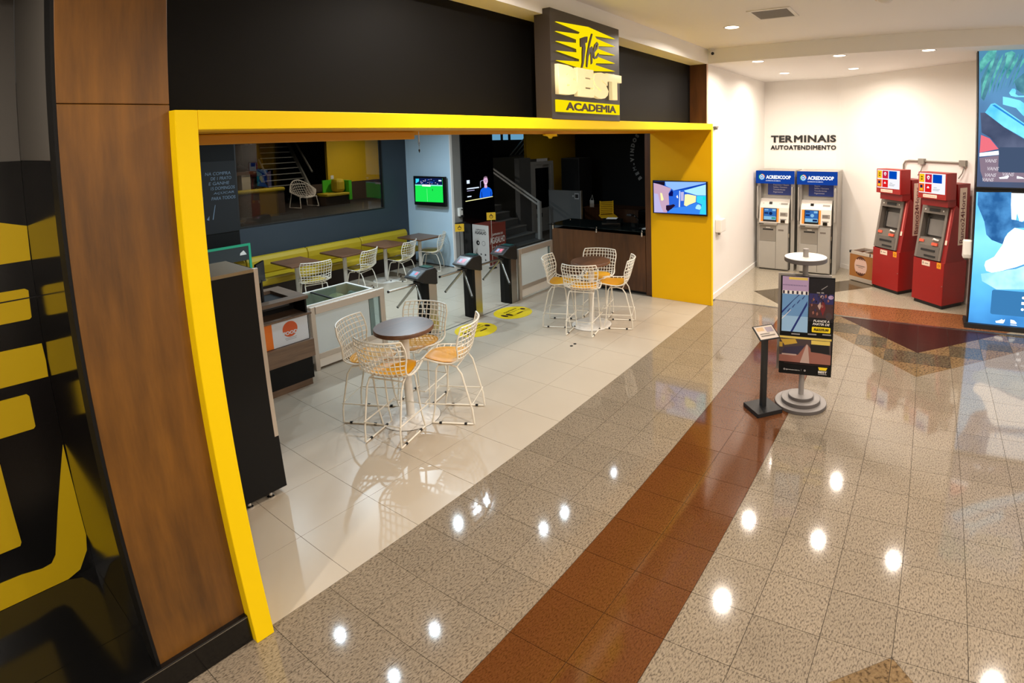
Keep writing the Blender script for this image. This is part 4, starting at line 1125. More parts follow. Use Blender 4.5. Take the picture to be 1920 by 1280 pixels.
bx('frame_rail', (-.50, -.014, .25, .40, .014, .29), GF, gb); bx('frame_post', (.36, -.014, -.30, .40, .014, .25), GF, gb)
bx('leg', (.36, -.02, -.8, .40, .02, -.30), GF, gb); bx('leg', (-.50, -.02, -.8, -.46, .02, 0), GF, gb)
flat('white_logo', [([(.20, .10), (.32, .10), (.30, .14), (.27, .18), (.24, .16), (.21, .14)], W_)], frame((0, -.0105, 0), (1, 0, 0), (0, 0, 1)), gb)

# ------------------------------------------------------------------ silver cash machines
NAVY = G('lit navy header', (26, 72, 168), .85); NAVYD = mat('navy panel', (24, 44, 104), .4, emit=.35)
LITW = G('lit white print', (255, 255, 255), 1.1)
TANG = mat('orange vinyl', (236, 140, 50), .45); SCRN = G('cash screen blue', (60, 120, 200), .8); SCRL = G('cash screen light', (150, 205, 240), .9)
SCRG = G('cash screen teal', (70, 170, 160), .8); SCRD = G('cash screen dark', (24, 44, 96), .8)
def silver_atm(y, label, lines, variant):
    t = thing('cash_machine', label, 'cash machine', (9.42, y, 0), R(-90), 'silver cash machines')
    W = .385
    mb = MB().box(-W, 0.10, 0, -W + .075, .80, 2.06).box(W - .075, 0.10, 0, W, .80, 2.06).box(-W + .075, .70, 0, W - .075, .80, 2.06).box(-W + .075, .05, 1.80, W - .075, .70, 2.06)
    mb.build('surround', SILVER, t)
    bx('header', (-W, -.012, 1.80, W, .05, 2.062), NAVY, t, bevel=.003)
    F = frame((0, -.0125, 0), (1, 0, 0), (0, 0, 1))
    joined_text('header_lettering', [('ACREDICOOP', at(F, .075, 1.935), dict(fit=(.50, .075), ext=.001, bold=.045)), ('COOPERATIVA DE CRÉDITO', at(F, -.03, 1.862), dict(fit=(.30, .02), ext=.001, bold=.02))], LITW, t)
    arc = lambda r0, r1, a, b: disc(-.262, 1.935, r0, 10, None, R(a), R(b)) + disc(-.262, 1.935, r1, 10, None, R(a), R(b))[::-1]
    flat('header_emblem', [(disc(-.262, 1.935, .047, 24), LITW), (disc(-.262, 1.935, .036, 24), G('emblem blue', (60, 140, 214), 1)), (rect(-.28, 1.925, -.245, 1.945), LITW),
         (arc(.05, .064, 100, 230), G('emblem green', (30, 170, 110), 1)), (arc(.05, .064, -10, 95), G('emblem orange', (244, 150, 80), 1)), (arc(.05, .064, 240, 340), G('emblem sky', (70, 160, 230), 1))], F, t)
    bx('service_panel', (-.20, .26, 1.545, .30, .29, 1.80), NAVYD, t)
    FP = frame((0, .2595, 0), (1, 0, 0), (0, 0, 1))
    joined_text('service_lettering', [(s, at(FP, -.09, 1.755 - .05 * i), dict(size=.042, ext=.0005, align='LEFT')) for i, s in enumerate(lines)], W_, t)
    bx('back_board', (-W + .075, .29, .95, W - .075, .70, 1.80), SILVER, t)
    # machine: sloped head, shelf, lower doors
    MB().prism([(.0, .99), (.33, .99), (.33, 1.475), (.16, 1.475), (.04, 1.30)], -.315, .285, 'X').build('head', mat('atm pale grey', (222, 216, 206), .4) if 'atm pale grey' not in bpy.data.materials else bpy.data.materials['atm pale grey'], t, bevel=.006)
    S1 = Vector((0, .04 - .0, 1.30 - .99)).normalized()
    def slope(o_z):   # lower slope plane of the head
        return .0 + .04 * (o_z - .99) / .31
    F2 = frame((0, slope(1.15) - .0015, 1.15), (1, 0, 0), (0, .04, .31))
    flat('screen_print', [(rect(-.285, -.14, -.235, .14), TANG), (rect(.045, -.14, .085, .14), TANG), (rect(-.235, -.14, .045, .14), BEZEL), (rect(-.22, -.10, .03, .13), SCRN), (rect(-.22, -.10, .03, -.03), SCRL),
        (rect(-.07 if variant else -.06, -.085, .02, -.045), SCRD if variant else SCRG), (rect(-.05, .08, .02, .12), SCRL), (rect(-.21, .09, -.13, .11), SCRD if variant else SCRL), (disc(-.08, .03, .035, 14), SCRL if variant else SCRD), (rect(-.21, .02, -.13, .05), SCRD)], F2, t)
    flat('card_slots', [(rect(.11, -.02, .26, .06), SILVER_D), (rect(.12, .0, .22, .045), GREYF), (rect(.11, -.085, .24, -.075), BLACK_M)], F2, t)
    bx('fingerprint_reader', (.13, -.016, 1.0, .215, .02, 1.06), BLACK_G, t)
    F3 = frame((0, .10 - .002, 1.3875), (1, 0, 0), (0, .12, .175))
    flat('camera_window', [(rect(-.13, -.03, -.065, .03), BLACK_G), (rect(.11, -.03, .25, .01), SILVER_D), (disc(-.245, -.01, .014, 12), STEEL), (disc(.09, -.01, .014, 12), STEEL)], F3, t)
    bx('key_shelf', (-.335, -.065, .945, .065, .04, .992), SILVER_D, t, bevel=.008)
    bx('shelf_vent', (-.30, -.0665, .962, -.20, -.065, .978), BLACK_M, t)
    bx('cash_panel', (-.295, .0, .605, .03, .02, .945), SILVER_D, t)
    bx('cash_slot', (-.235, -.004, .835, -.02, .0, .862), BLACK_M, t)
    bx('slot_light', (-.17, -.003, .882, -.08, .0, .898), PLASTW, t)
    bx('lower_door', (-.325, .0, .035, .03, .02, .60), SILVER, t, bevel=.003)
    bx('side_door', (.036, .0, .035, .275, .02, .945), SILVER, t, bevel=.003)
    bx('name_plate', (.08, -.003, .83, .19, .0, .862), GREYF, t)
    bx('body', (-.33, .02, .02, .28, .66, .99), SILVER, t)
    bx('plinth', (-.31, .03, 0, .27, .64, .02), BLACK_M, t)
    for z in (.25, .70): bx('hinge', (.282, .02, z, .30, .06, z + .08), STEEL, t)
    for s in (-1, 1): bx('privacy_wing', (s * .352 - .012, -.02, 1.06, s * .352 + .012, .10, 1.74), SILVER, t, bevel=.008)
silver_atm(-.392, 'silver cash machine with a blue header beside the alcove corner', ['Depósitos / Saques', 'Saldos / Extratos', 'Transferências', 'Pagamentos'], 0)
silver_atm(-1.222, 'silver cash machine with a blue header directly behind the poster stand top', ['Saques', 'Saldos / Extratos', 'Transferências', 'Pagamentos'], 1)

wl2 = thing('wall_lettering', 'raised black capitals on the white wall above the silver cash machines', 'lettering', (10.3, -.78, 2.6))
FT = frame((-.012, 0, 0), (0, -1, 0), (0, 0, 1))
INK = mat('black raised letters', (26, 24, 23), .5)
def row(s, w, h, z, bold):
    # letters one by one: widths from one laid-out line
    me = text_mesh(s, size=1, ext=.0, bold=bold); xs = [v.co.x for v in me.vertices]; full = (min(xs), max(xs)); bpy.data.meshes.remove(me)
    k = w / (full[1] - full[0])
    pre = 0.0
    for i, c in enumerate(s):
        a = text_mesh('|' + s[:i] + '|', size=1, ext=0, bold=0, align='LEFT'); b = text_mesh('|' + s[:i] + c + '|', size=1, ext=0, bold=0, align='LEFT')
        ea = max(v.co.x for v in a.vertices); eb = max(v.co.x for v in b.vertices)
        x0 = ea; adv = eb - ea
        if i == 0: first = ea
        bpy.data.meshes.remove(a); bpy.data.meshes.remove(b)
        m2 = text_mesh(c, size=1, ext=.0, bold=bold)
        cw = max(v.co.x for v in m2.vertices) - min(v.co.x for v in m2.vertices); bpy.data.meshes.remove(m2)
        tot = row.tot if hasattr(row, 'tot') and row.key == s else None
        pos = x0 - first + adv / 2
        text('letter', c, INK, at(FT, -w / 2 + pos * k * row.f(s, w, k), z), wl2, fit=(cw * k * .92, h), ext=.010, bold=bold)
def _f(s, w, k):
    a = text_mesh('|' + '|', size=1, ext=0, align='LEFT'); b = text_mesh('|' + s + '|', size=1, ext=0, align='LEFT')
    adv = max(v.co.x for v in b.vertices) - max(v.co.x for v in a.vertices)
    bpy.data.meshes.remove(a); bpy.data.meshes.remove(b)
    return w / (adv * k)
row.f = _f
row('TERMINAIS', 1.37, .15, .103, .034)
row('AUTOATENDIMENTO', 1.375, .095, -.083, .03)

# ------------------------------------------------------------------ red cash machines
def red_atm(x, y, label):
    t = thing('red_cash_machine', label, 'cash machine', (x, y, 0), math.atan2(-.757, -.653), 'red cash machines')
    w = .305
    bx('foot', (-w + .03, .03, 0, w - .02, .52, .06), BLACK_M, t)
    bx('lower_cabinet', (-w, 0, .06, w, .55, .755), RED, t, bevel=.004)
    MB().prism([(.20, .755), (.55, .755), (.55, 2.0), (.24, 2.0), (.30, 1.60)], -w + .015, w, 'X').build('upper_cabinet', RED_D, t)
    MB().prism([(.02, .755), (.20, .755), (.30, 1.60), (.24, 1.66), (.19, 1.64)], w - .085, w, 'X').build('side_cheek', RED_D, t)
    MB().prism([(.03, .755), (.20, .755), (.30, 1.60), (.24, 1.66), (.20, 1.64)], -w + .002, -w + .012, 'X').build('side_cheek', RED_D, t)
    bx('head_box', (-w + .05, -.02, 1.755, w - .01, .22, 2.18), RED, t, bevel=.004)
    bx('neck', (-w + .09, .04, 1.64, w - .02, .24, 1.755), RED_D, t)
    F = frame((.02, -.0205, 0), (1, 0, 0), (0, 0, 1))
    LW, LY, LR, LB_, LO = G('lit white panel', (250, 250, 255), 1.0), G('lit yellow tile', (252, 200, 40), 1.0), G('lit crimson tile', (206, 34, 66), 1.0), G('lit blue tile', (0, 74, 190), 1.0), G('lit orange tile', (240, 110, 40), 1.0)
    LR2 = G('lit red tile', (226, 30, 34), 1.0); LN = G('lit navy mark', (30, 34, 90), 1.0); LG = G('lit grey print', (150, 158, 166), 1.0); LBR = G('lit brown mark', (120, 84, 10), 1)
    flat('logo_panel', [(rect(-.255, 1.845, .252, 2.165), LW), (rect(-.252, 2.015, -.15, 2.15), LY), (rect(-.252, 1.86, -.15, 1.995), LO), (rect(-.135, 2.015, -.005, 2.15), LR), (rect(-.135, 1.86, -.005, 1.995), LR2), (rect(.015, 2.015, .19, 2.15), LB_),
        ([(-.20, 2.12), (-.178, 2.10), (-.20, 2.083), (-.222, 2.10)], LBR), ([(-.20, 2.085), (-.178, 2.065), (-.20, 2.045), (-.222, 2.065)], LBR), (disc(-.20, 2.0825, .009, 10), LY),
        (disc(-.07, 2.10, .028, 16), LW), (disc(-.067, 2.093, .012, 12), LR), (rect(-.078, 2.062, -.062, 2.085), LW), ([(-.095, 1.925), (-.045, 1.925), (-.05, 1.94), (-.07, 1.962), (-.09, 1.94)], LW), (rrect(-.225, 1.925, -.18, 1.97, .008), LN), (rect(-.23, 1.885, -.172, 1.915), LY),
        (rect(.04, 1.94, .10, 1.947), LG), (rect(.03, 1.915, .16, 1.922), LG), (rect(.03, 1.895, .14, 1.902), LG)], F, t)
    joined_text('logo_lettering', [('CAIXA', at(F, .103, 2.08), dict(fit=(.15, .03), ext=.001, bold=.04)), ('Bradesco', at(F, -.07, 2.04), dict(fit=(.10, .022), ext=.001, bold=.02)), ('Santander', at(F, -.07, 1.90), dict(fit=(.115, .02), ext=.001, bold=.01))], LW, t)
    flat('name_strip', [(rect(-.17, 1.775, .10, 1.825), CREAM)], F, t)
    joined_text('name_lettering', [('Banco24Horas', at(F, -.035, 1.80), dict(fit=(.23, .026), ext=.0008))], mat('rust print', (176, 96, 80), .6), t)
    # fascia: a sloped grey moulding with a recess
    def fy(z): return .02 + .16 * (z - .755) / .845
    def pl(x, z, d=0.0): return (x, fy(z) + d, z)
    A, B_ = -w + .012, w - .085
    def bar(n, x0, x1, z0, z1, d0, d1, m):
        MB().hexa([pl(x0, z0, d0), pl(x1, z0, d0), pl(x1, z0, d1), pl(x0, z0, d1)], [pl(x0, z1, d0), pl(x1, z1, d0), pl(x1, z1, d1), pl(x0, z1, d1)]).build(n, m, t)
    bar('fascia_frame', A, A + .045, .775, 1.62, -.03, .10, GREYF); bar('fascia_frame', B_ - .045, B_, .775, 1.62, -.03, .10, GREYF)
    bar('fascia_head', A + .045, B_ - .045, 1.50, 1.62, -.03, .10, GREYF)
    bar('screen_recess', A + .045, B_ - .045, 1.10, 1.50, .09, .10, mat('recess grey', (60, 55, 50), .5) if 'recess grey' not in bpy.data.materials else bpy.data.materials['recess grey'])
    bar('screen', A + .12, B_ - .065, 1.14, 1.40, .06, .088, mat('dead screen', (104, 100, 96), .15) if 'dead screen' not in bpy.data.materials else bpy.data.materials['dead screen'])
    bar('screen_edge', A + .095, A + .12, 1.13, 1.41, .04, .088, mat('dark screen edge', (36, 33, 31), .4) if 'dark screen edge' not in bpy.data.materials else bpy.data.materials['dark screen edge'])
    bar('keyboard_shelf', A + .045, B_ - .045, .985, 1.10, -.02, .10, GREYF)
    bar('lower_fascia', A + .045, B_ - .045, .775, .985, -.035, .10, mat('lower fascia grey', (96, 90, 84), .5) if 'lower fascia grey' not in bpy.data.materials else bpy.data.materials['lower fascia grey'])
    bar('cash_slot', A + .12, B_ - .12, .90, .93, -.045, -.035, BLACK_M); bar('receipt_slot', A + .20, B_ - .10, .815, .84, -.045, -.035, BLACK_M)
    bar('camera_bar', A + .15, B_ - .15, 1.535, 1.585, -.034, -.03, BLACK_M)
    for x in (A + .08, B_ - .08):
        MB().cyl(pl(x, 1.56, -.04), pl(x, 1.56, -.028), .013, 12).build('fascia_lamp', PLASTW, t)
    bar('red_key', A + .05, A + .14, 1.03, 1.07, -.035, -.02, mat('coral key', (226, 88, 60), .5) if 'coral key' not in bpy.data.materials else bpy.data.materials['coral key'])
    bar('card_mouth', B_ - .20, B_ - .09, 1.005, 1.045, -.05, -.02, bpy.data.materials['coral key'])
    MB().tube([pl(B_ - .19, 1.09, -.03), pl(B_ - .16, 1.11, -.055), pl(B_ - .12, 1.10, -.06), pl(B_ - .09, 1.09, -.03)], .016, 8).build('keypad_hood', PLASTW, t, smooth=True)
    bar('side_strip', B_ + .025, B_ + .05, 1.05, 1.60, -.004, .02, mat('pink strip', (214, 110, 104), .5) if 'pink strip' not in bpy.data.materials else bpy.data.materials['pink strip'])
    bar('strip_foot', B_ + .02, B_ + .055, 1.04, 1.11, -.008, .02, CREAM)
    bx('door_label', (-.13, -.0015, .655, .03, 0, .735), CREAM, t)
    bx('wheelchair_label', (.165, -.0015, .655, .245, 0, .75), mat('amber label', (240, 160, 20), .5) if 'amber label' not in bpy.data.materials else bpy.data.materials['amber label'], t)
    flat('label_print', [(disc(.205, .70, .022, 12), BRN), (disc(.205, .70, .015, 12), bpy.data.materials['amber label']), (rect(-.11, .68, -.095, .715), GREYF), (rect(-.07, .69, .0, .70), GREYF)], frame((0, -.0016, 0), (1, 0, 0), (0, 0, 1)), t)
    MB().cyl((w - .02, -.004, .38), (w - .02, .0, .38), .008, 10).build('lock', STEEL, t)
    # side: pale strip with upright name
    bx('side_banner', (w, .30, 1.02, w + .002, .47, 1.94), CREAM, t)
    text('banner_lettering', 'Banco24Horas', mat('maroon print', (110, 50, 50), .6) if 'maroon print' not in bpy.data.materials else bpy.data.materials['maroon print'], frame((w + .0022, .385, 1.46), (0, 0, 1), (0, -1, 0)), t, fit=(.82, .10), ext=.0006, bold=.01)
red_atm(8.69, -2.57, 'red cash machine standing beside the wooden crate bin')
red_atm(8.055, -3.265, 'red cash machine standing beside the tall video totem')

# crate bin
bn2 = thing('crate_bin', 'brown recycling crate with aluminium edges and a round pale emblem', 'bin', (9.13, -2.12, 0), math.atan2(-.757, -.653) + .12)
BRB = mat('kraft brown panel', (150, 96, 40), .6)
w = .27
mb = MB().box(-w, 0, .08, w, .015, .53).box(-w, .40, .08, w, .415, .53).box(-w, .015, .08, -w + .015, .40, .53).box(w - .015, .015, .08, w, .40, .53)
mb.build('panels', BRB, bn2)
mb = MB().box(-w - .004, -.006, .52, w + .004, .03, .575).box(-w - .004, .39, .52, w + .004, .42, .575).box(-w - .004, .03, .52, -w + .03, .39, .575).box(w - .03, .03, .52, w + .004, .39, .575).box(-.015, .03, .53, .015, .39, .57)
mb.build('top_frame', ALU, bn2)
bx('bottom_band', (-w - .003, -.005, .012, w + .003, .418, .09), ALU, bn2)
bx('foot', (-w + .02, .02, 0, w - .02, .40, .012), BLACK_M, bn2)
for x in (-w, w): bx('corner_post', (x - .006, -.008, .09, x + .006, .004, .52), ALU, bn2)
bx('corner_cap', (-w - .008, -.01, .535, -w + .03, .03, .58), BLACK_M, bn2); bx('corner_cap', (w - .08, -.01, .525, w - .06, .0, .58), BLACK_M, bn2)
FB = frame((0, -.0005, .31), (1, 0, 0), (0, 0, 1))
PALE = mat('pale emblem', (206, 172, 158), .6); DKB = mat('dark emblem brown', (78, 38, 14), .6)
drops = lambda z, s: [([(x - .018, z), (x + .018, z), (x, z + s * .04)], PALE) for x in (-.06, -.02, .02, .06)]
flat('emblem', [(disc(-.01, .0, .145, 30, .185), PALE), (disc(-.01, 0, .145, 14, .185, R(40), R(140)), DKB), (disc(-.01, 0, .145, 14, .185, R(220), R(320)), DKB)] + drops(.11, .9) + drops(-.11, -.9) + [(rect(-.11, .0, .09, .012), GREYF), (rect(-.06, -.03, .05, -.022), GREYF)], FB, bn2)

# conduit, sockets, cameras, dispensers
D_ = Vector((-.632, -.775, 0)); N_ = Vector((-.775, .632, 0))      # along the slanted wall, and out of it
def wallp(s, out, z): p = Vector((10.2, -1.66, 0)) + D_ * (s - .2) + N_ * out; return (p.x, p.y, z)
cd = thing('cable_conduit', 'grey cable conduit with junction boxes above the red cash machines', 'conduit', (0, 0, 0))
P0 = 1.70
MB().tube([wallp(P0, .03, 2.0), wallp(P0, .03, 2.24), wallp(P0 + .04, .03, 2.30), wallp(P0 + .12, .03, 2.315), wallp(P0 + 1.24, .03, 2.315)], .016, 8).build('pipe', SILVER_D, cd, smooth=True)
for s in (P0 + .40, P0 + 1.22):
    F = frame(wallp(s, .045, 2.31), D_, (0, 0, 1))
    me = MB().box(-.06, -.05, -.045, .06, .05, .02).mesh('junction_box', SILVER_D); me.transform(F); link('junction_box', me, cd)
    MB().tube([wallp(s + .03, .04, 2.27), wallp(s + .0, .05, 2.15), wallp(s - .06, .06, 2.06)], .010, 6).build('drop_cable', SILVER_D, cd)
def camera_(loc, rz, label):
    t = thing('security_camera', label, 'camera', loc, rz)
    MB().lathe([(.035, .02), (.035, 0), (.02, -.015)], 16).build('mount', PLASTW, t, smooth=True)
    MB().cyl((0, .0, -.03), (0, -.12, -.075), .036, 16).build('body', PLASTW, t, smooth=True)
    MB().cyl((0, -.119, -.0745), (0, -.126, -.078), .024, 14).build('lens', BLACK_G, t)
    MB().cyl((0, 0, .0), (0, 0, -.035), .012, 8).build('neck', PLASTW, t)
    return t
camera_((6.60, -.055, 4.16), R(-60), 'little white security camera in the ceiling corner over the yellow portal')
camera_((7.85, -4.02, 2.55), R(-80), 'white security camera beside the video totem above the red cash machine')
sd = thing('sanitizer_dispenser', 'white dispenser on the alcove wall beside the yellow portal', 'dispenser', (7.20, .05, 1.14))
MB().prism([(-.13, 0), (.12, 0), (.16, .05), (.12, .07), (.12, .19), (.08, .23), (-.13, .23)], -.11, 0, 'Y').build('body', PLASTW, sd, bevel=.015)
bx('nozzle', (-.10, -.07, -.04, -.06, -.04, 0), GREYF, sd)
hk = thing('wall_hook', 'tiny grey clip on the white wall at the top of the yellow portal', 'hook', (7.03, .05, 2.93))
MB().prism([(-.07, .02), (-.02, -.02), (.0, -.03), (.06, .03), (.0, .0)], -.06, 0, 'Y').build('clip', GREYF, hk); bx('plate', (-.03, -.01, -.03, .03, 0, .03), GREYF, hk)
wd = thing('sanitizer_dispenser', 'white dispenser on the side of the video totem near the red cash machine', 'dispenser', (7.92, -3.62, 1.0), math.atan2(-.757, -.653))
MB().prism([(-.10, 0), (.08, 0), (.09, .06), (.06, .26), (-.06, .26)], -.12, 0, 'Y').build('body', PLASTW, wd, bevel=.015); bx('nozzle', (-.02, -.09, -.03, .02, -.05, 0), GREYF, wd)
wd.location = (7.27, -3.829, 1.0); wd.rotation_euler = (0, 0, PI)

for x, y, lb in ((4.178, 1.022, 'tiny black floor plug nearer the far round table'), (4.094, 1.022, 'tiny black floor plug nearer the near round table')):
    t = thing('floor_plug', lb, 'plug', (x, y, 0), 0, 'tiny black floor plugs')
    MB().lathe([(.022, 0), (.02, .004), (.001, .006)], 12).build('cap', RUBBER, t)
# ceiling fittings
av = thing('air_vent', 'rectangular grey air vent in the corridor ceiling', 'vent', (4.58, -1.53, 4.18))
bx('backing', (-.22, -.20, -.004, .22, .20, 0), GREYF, av)
for b in ((-.26, -.24, -.012, .26, -.20, 0), (-.26, .20, -.012, .26, .24, 0), (-.26, -.20, -.012, -.22, .20, 0), (.22, -.20, -.012, .26, .20, 0)): bx('frame_bar', b, PLASTW, av)
for k in range(17): bx('slat', (-.22 + .026 * k, -.20, -.011, -.208 + .026 * k, .20, -.004), SILVER_D, av)
sm = thing('smoke_detector', 'round cream smoke detector on the corridor ceiling', 'detector', (4.36, -2.73, 4.18))
MB().lathe([(.001, -.06), (.04, -.058), (.07, -.04), (.085, -.02)], 24).build('dome', PLASTW, sm, smooth=True); MB().lathe([(.10, -.02), (.10, 0)], 24).build('base', CREAM, sm)

# ------------------------------------------------------------------ poster stand
po = thing('poster_stand', 'grey poster stand with a round shelf, two posters and a stepped round base', 'poster stand', (3.865, -2.04, 0), math.atan2(-.984, .18))
GRY = mat('stand grey', (150, 144, 140), .4, .3)
for r, z0, z1 in ((.265, 0, .035), (.20, .035, .075), (.13, .075, .11)):
    b = MB().lathe([(r - .004, z0), (r, z0 + .004), (r, z1 - .002), (r - .004, z1)], 40).build('base_disc', mat('base side grey', (88, 82, 80), .5) if 'base side grey' not in bpy.data.materials else bpy.data.materials['base side grey'], po, smooth=True)
    MB().lathe([(.0005, z1 + .001), (r - .004, z1 + .001)], 40, caps=False).build('disc_top', mat('brushed top', (142, 136, 132), .4) if 'brushed top' not in bpy.data.materials else bpy.data.materials['brushed top'], b)
MB().cyl((0, 0, .11), (0, 0, 1.66), .028, 18).build('pole', GRY, po, smooth=True)
MB().lathe([(.205, 1.535), (.21, 1.54), (.21, 1.575), (.205, 1.578)], 40).build('round_shelf', bpy.data.materials['base side grey'], po, smooth=True)
MB().lathe([(.03, 1.5795), (.205, 1.5795)], 40, caps=False).build('shelf_top', PLASTW, po)
p1 = bx('front_poster', (-.235, -.065, .352, .288, -.047, 1.388), BLACKW, po)
p2 = bx('rear_poster', (-.265, .035, .352, .258, .05, 1.388), mat('poster back', (176, 168, 160), .5), po)
for z in (.6, 1.2): bx('clamp', (-.04, -.047, z, .04, .035, z + .05), GRY, po)
FPp = frame((-.235, -.0655, .352), (1, 0, 0), (0, 0, 1)) @ Matrix.Diagonal((.523, 1.036, 1, 1))
m = {n: mat('poster ' + n, c, .4) for n, c in (('pool', (104, 150, 200)), ('pool2', (150, 190, 228)), ('lane', (22, 44, 120)), ('hall', (176, 152, 190)), ('yellow', (246, 214, 30)), ('flag', (50, 44, 66)), ('night', (18, 16, 24)), ('blur', (70, 44, 46)),
   ('violet', (46, 44, 96)), ('floor', (150, 96, 84)), ('gym', (70, 58, 60)), ('gymy', (196, 160, 60)), ('pale', (186, 160, 150)), ('wht', (234, 230, 226)), ('amber', (222, 196, 96)), ('grey', (150, 146, 146)))}
pp_ = [(rect(.03, .44, .52, .995), m['pool']), (rect(.03, .44, .52, .60), m['pool2']), (rect(.03, .855, .52, .995), m['hall']), (rect(.15, .965, .5, .99), m['amber']), (rect(.03, .82, .52, .855), m['wht']),
  ([(.03, .62), (.34, .82), (.36, .82), (.03, .645)], m['lane']), ([(.24, .44), (.50, .72), (.50, .76), (.20, .44)], m['lane']), ([(.03, .56), (.20, .66), (.20, .665), (.03, .57)], m['wht'])]
pp_ += [(rect(.04 + .085 * k, .822, .075 + .085 * k, .853), m['flag']) for k in range(6)]
pp_ += [(rect(.04 + .03 * k, .905, .05 + .03 * k, .915), m['violet']) for k in range(15)]
pp_ += [([(.13 + .09 * k, .645 + .045 * k), (.18 + .09 * k, .68 + .045 * k), (.185 + .09 * k, .675 + .045 * k), (.14 + .09 * k, .638 + .045 * k)], m['lane']) for k in range(4)]
pp_ += [(rect(.52, .56, .99, .99), m['night']), (rect(.53, .70, .98, .84), m['violet']), (rect(.54, .60, .98, .74), m['blur']), (disc(.77, .81, .035, 14, .018), m['pale']), (disc(.93, .81, .05, 14, .02), m['hall']), ([(.74, .70), (.79, .79), (.84, .70), (.79, .62)], mat('poster red top', (120, 34, 40), .4)),
  ([(.69, .72), (.74, .76), (.76, .72), (.73, .68)], m['pale']), ([(.75, .885), (.86, .925), (.865, .92), (.755, .878)], m['grey']), (rect(.67, .845, .73, .855), m['grey']), (rect(.75, .845, .80, .857), m['grey']), (disc(.9, .62, .06, 12, .04), m['gym']),
  (rrect(.60, .455, .945, .51, .012), m['yellow']), (rect(.22, .415, .38, .428), m['grey']), (rect(.53, .425, .69, .438), m['grey']), (rect(.80, .43, .96, .443), m['grey']),
  (rect(.0, .13, .975, .40), m['gym']), (rect(.0, .375, .975, .395), m['amber']), ([(.0, .13), (.0, .20), (.36, .21), (.52, .33), (.60, .28), (.70, .25), (.975, .23), (.975, .13)], m['floor']), ([(.40, .13), (.51, .32), (.54, .32), (.58, .13)], m['pale']),
  ([(.02, .36), (.10, .30), (.34, .33), (.30, .37)], m['gymy']), (rect(.0, .28, .06, .33), m['gymy']), (rect(.60, .33, .95, .37), m['amber']), ([(.03, .20), (.34, .21), (.48, .31), (.10, .28)], m['flag']), ([(.60, .25), (.95, .24), (.93, .33), (.58, .33)], m['night']), (rect(.05, .20, .33, .215), m['pale']),
  (rect(.10, .115, .95, .119), m['blur']), (disc(.11, .05, .02, 14, .011), m['grey']), (disc(.50, .052, .02, 14, .011), m['grey']), (rect(.43, .045, .435, .065), m['grey']), (rect(.745, .02, .925, .105), m['night']),
  ([(.75, .10), (.925, .10), (.90, .07), (.77, .07)], m['yellow'])]
rg = random.Random(3)
pics = []
for k in range(46):        # machines and lamps of the gym picture
    u, v = rg.random(), .2 + .13 * rg.random()
    a, b = .008 + .02 * rg.random(), .006 + .012 * rg.random()
    u = .62 + .33 * u if k % 2 else .06 + .36 * u * (v - .1) / .24
    pics.append(([(u, v), (u + a, v + b * .4), (u + a * .7, v + b), (u - a * .3, v + b * .7)], m[rg.choice(('night', 'flag', 'grey', 'gym', 'gymy', 'pale'))]))
for k in range(30):        # bodies in the dark dance hall picture
    u, v = .56 + .40 * rg.random(), .60 + .24 * rg.random()
    a = .01 + .018 * rg.random()
    pics.append(([(u, v), (u + a, v + a * .5), (u + a * .6, v + a * 1.4), (u - a * .4, v + a)], m[rg.choice(('night', 'blur', 'gym', 'violet', 'floor'))]))
cut = next(i for i, q in enumerate(pp_) if q[1] is m['yellow'] and i > 30)
flat('poster_print', pp_[:cut] + pics + pp_[cut:], FPp, p1, step=.00009)
FPq = frame((-.235, -.0655 - .0155, .352), (1, 0, 0), (0, 0, 1))
pq = lambda u, v: at(FPq, u * .523, v * 1.036)
joined_text('poster_lettering', [('PLANOS A', pq(.77, .572), dict(fit=(.155, .024), ext=.0005, bold=.02, shear=.25)), ('PARTIR DE', pq(.77, .54), dict(fit=(.165, .024), ext=.0005, bold=.02, shear=.25)), ('@thebestacademia', pq(.27, .05), dict(fit=(.14, .013), ext=.0004)), ('BEST', pq(.835, .052), dict(fit=(.085, .022), ext=.0004, bold=.04)), ('ACADEMIA', pq(.835, .03), dict(fit=(.085, .008), ext=.0004))], m['wht'], p1)
joined_text('price_lettering', [('R$229,00', pq(.775, .483), dict(fit=(.145, .03), ext=.0005, bold=.03, shear=.2))], m['night'], p1)
# small black stand
bs = thing('notice_stand', 'slim black notice stand with a tilted paper plate', 'stand', (3.57, -1.715, 0), R(-42))
bx('base', (-.145, -.14, 0, .145, .14, .045), BLACK_M, bs, bevel=.003)
bx('post', (-.025, -.025, .045, .025, .025, .83), BLACK_M, bs)
F = frame((0, -.02, .84), (1, 0, 0), (0, .86, .5))
me = MB().box(-.115, -.09, -.008, .115, .09, .004).mesh('tilted_plate', BLACK_M); me.transform(F); pla = link('tilted_plate', me, bs)
flat('notice_print', [(rect(-.105, -.08, .105, .08), mat('notice pale', (196, 184, 172), .5)), (rect(-.09, .02, -.01, .065), mat('notice sand', (190, 160, 120), .5)), (rect(.01, .0, .09, .06), mat('notice mauve', (150, 140, 150), .5)), (rect(-.08, -.05, .08, -.035), GREYF), (rect(-.08, -.022, .03, -.012), GREYF)], F @ Matrix.Translation((0, 0, .004)), pla)

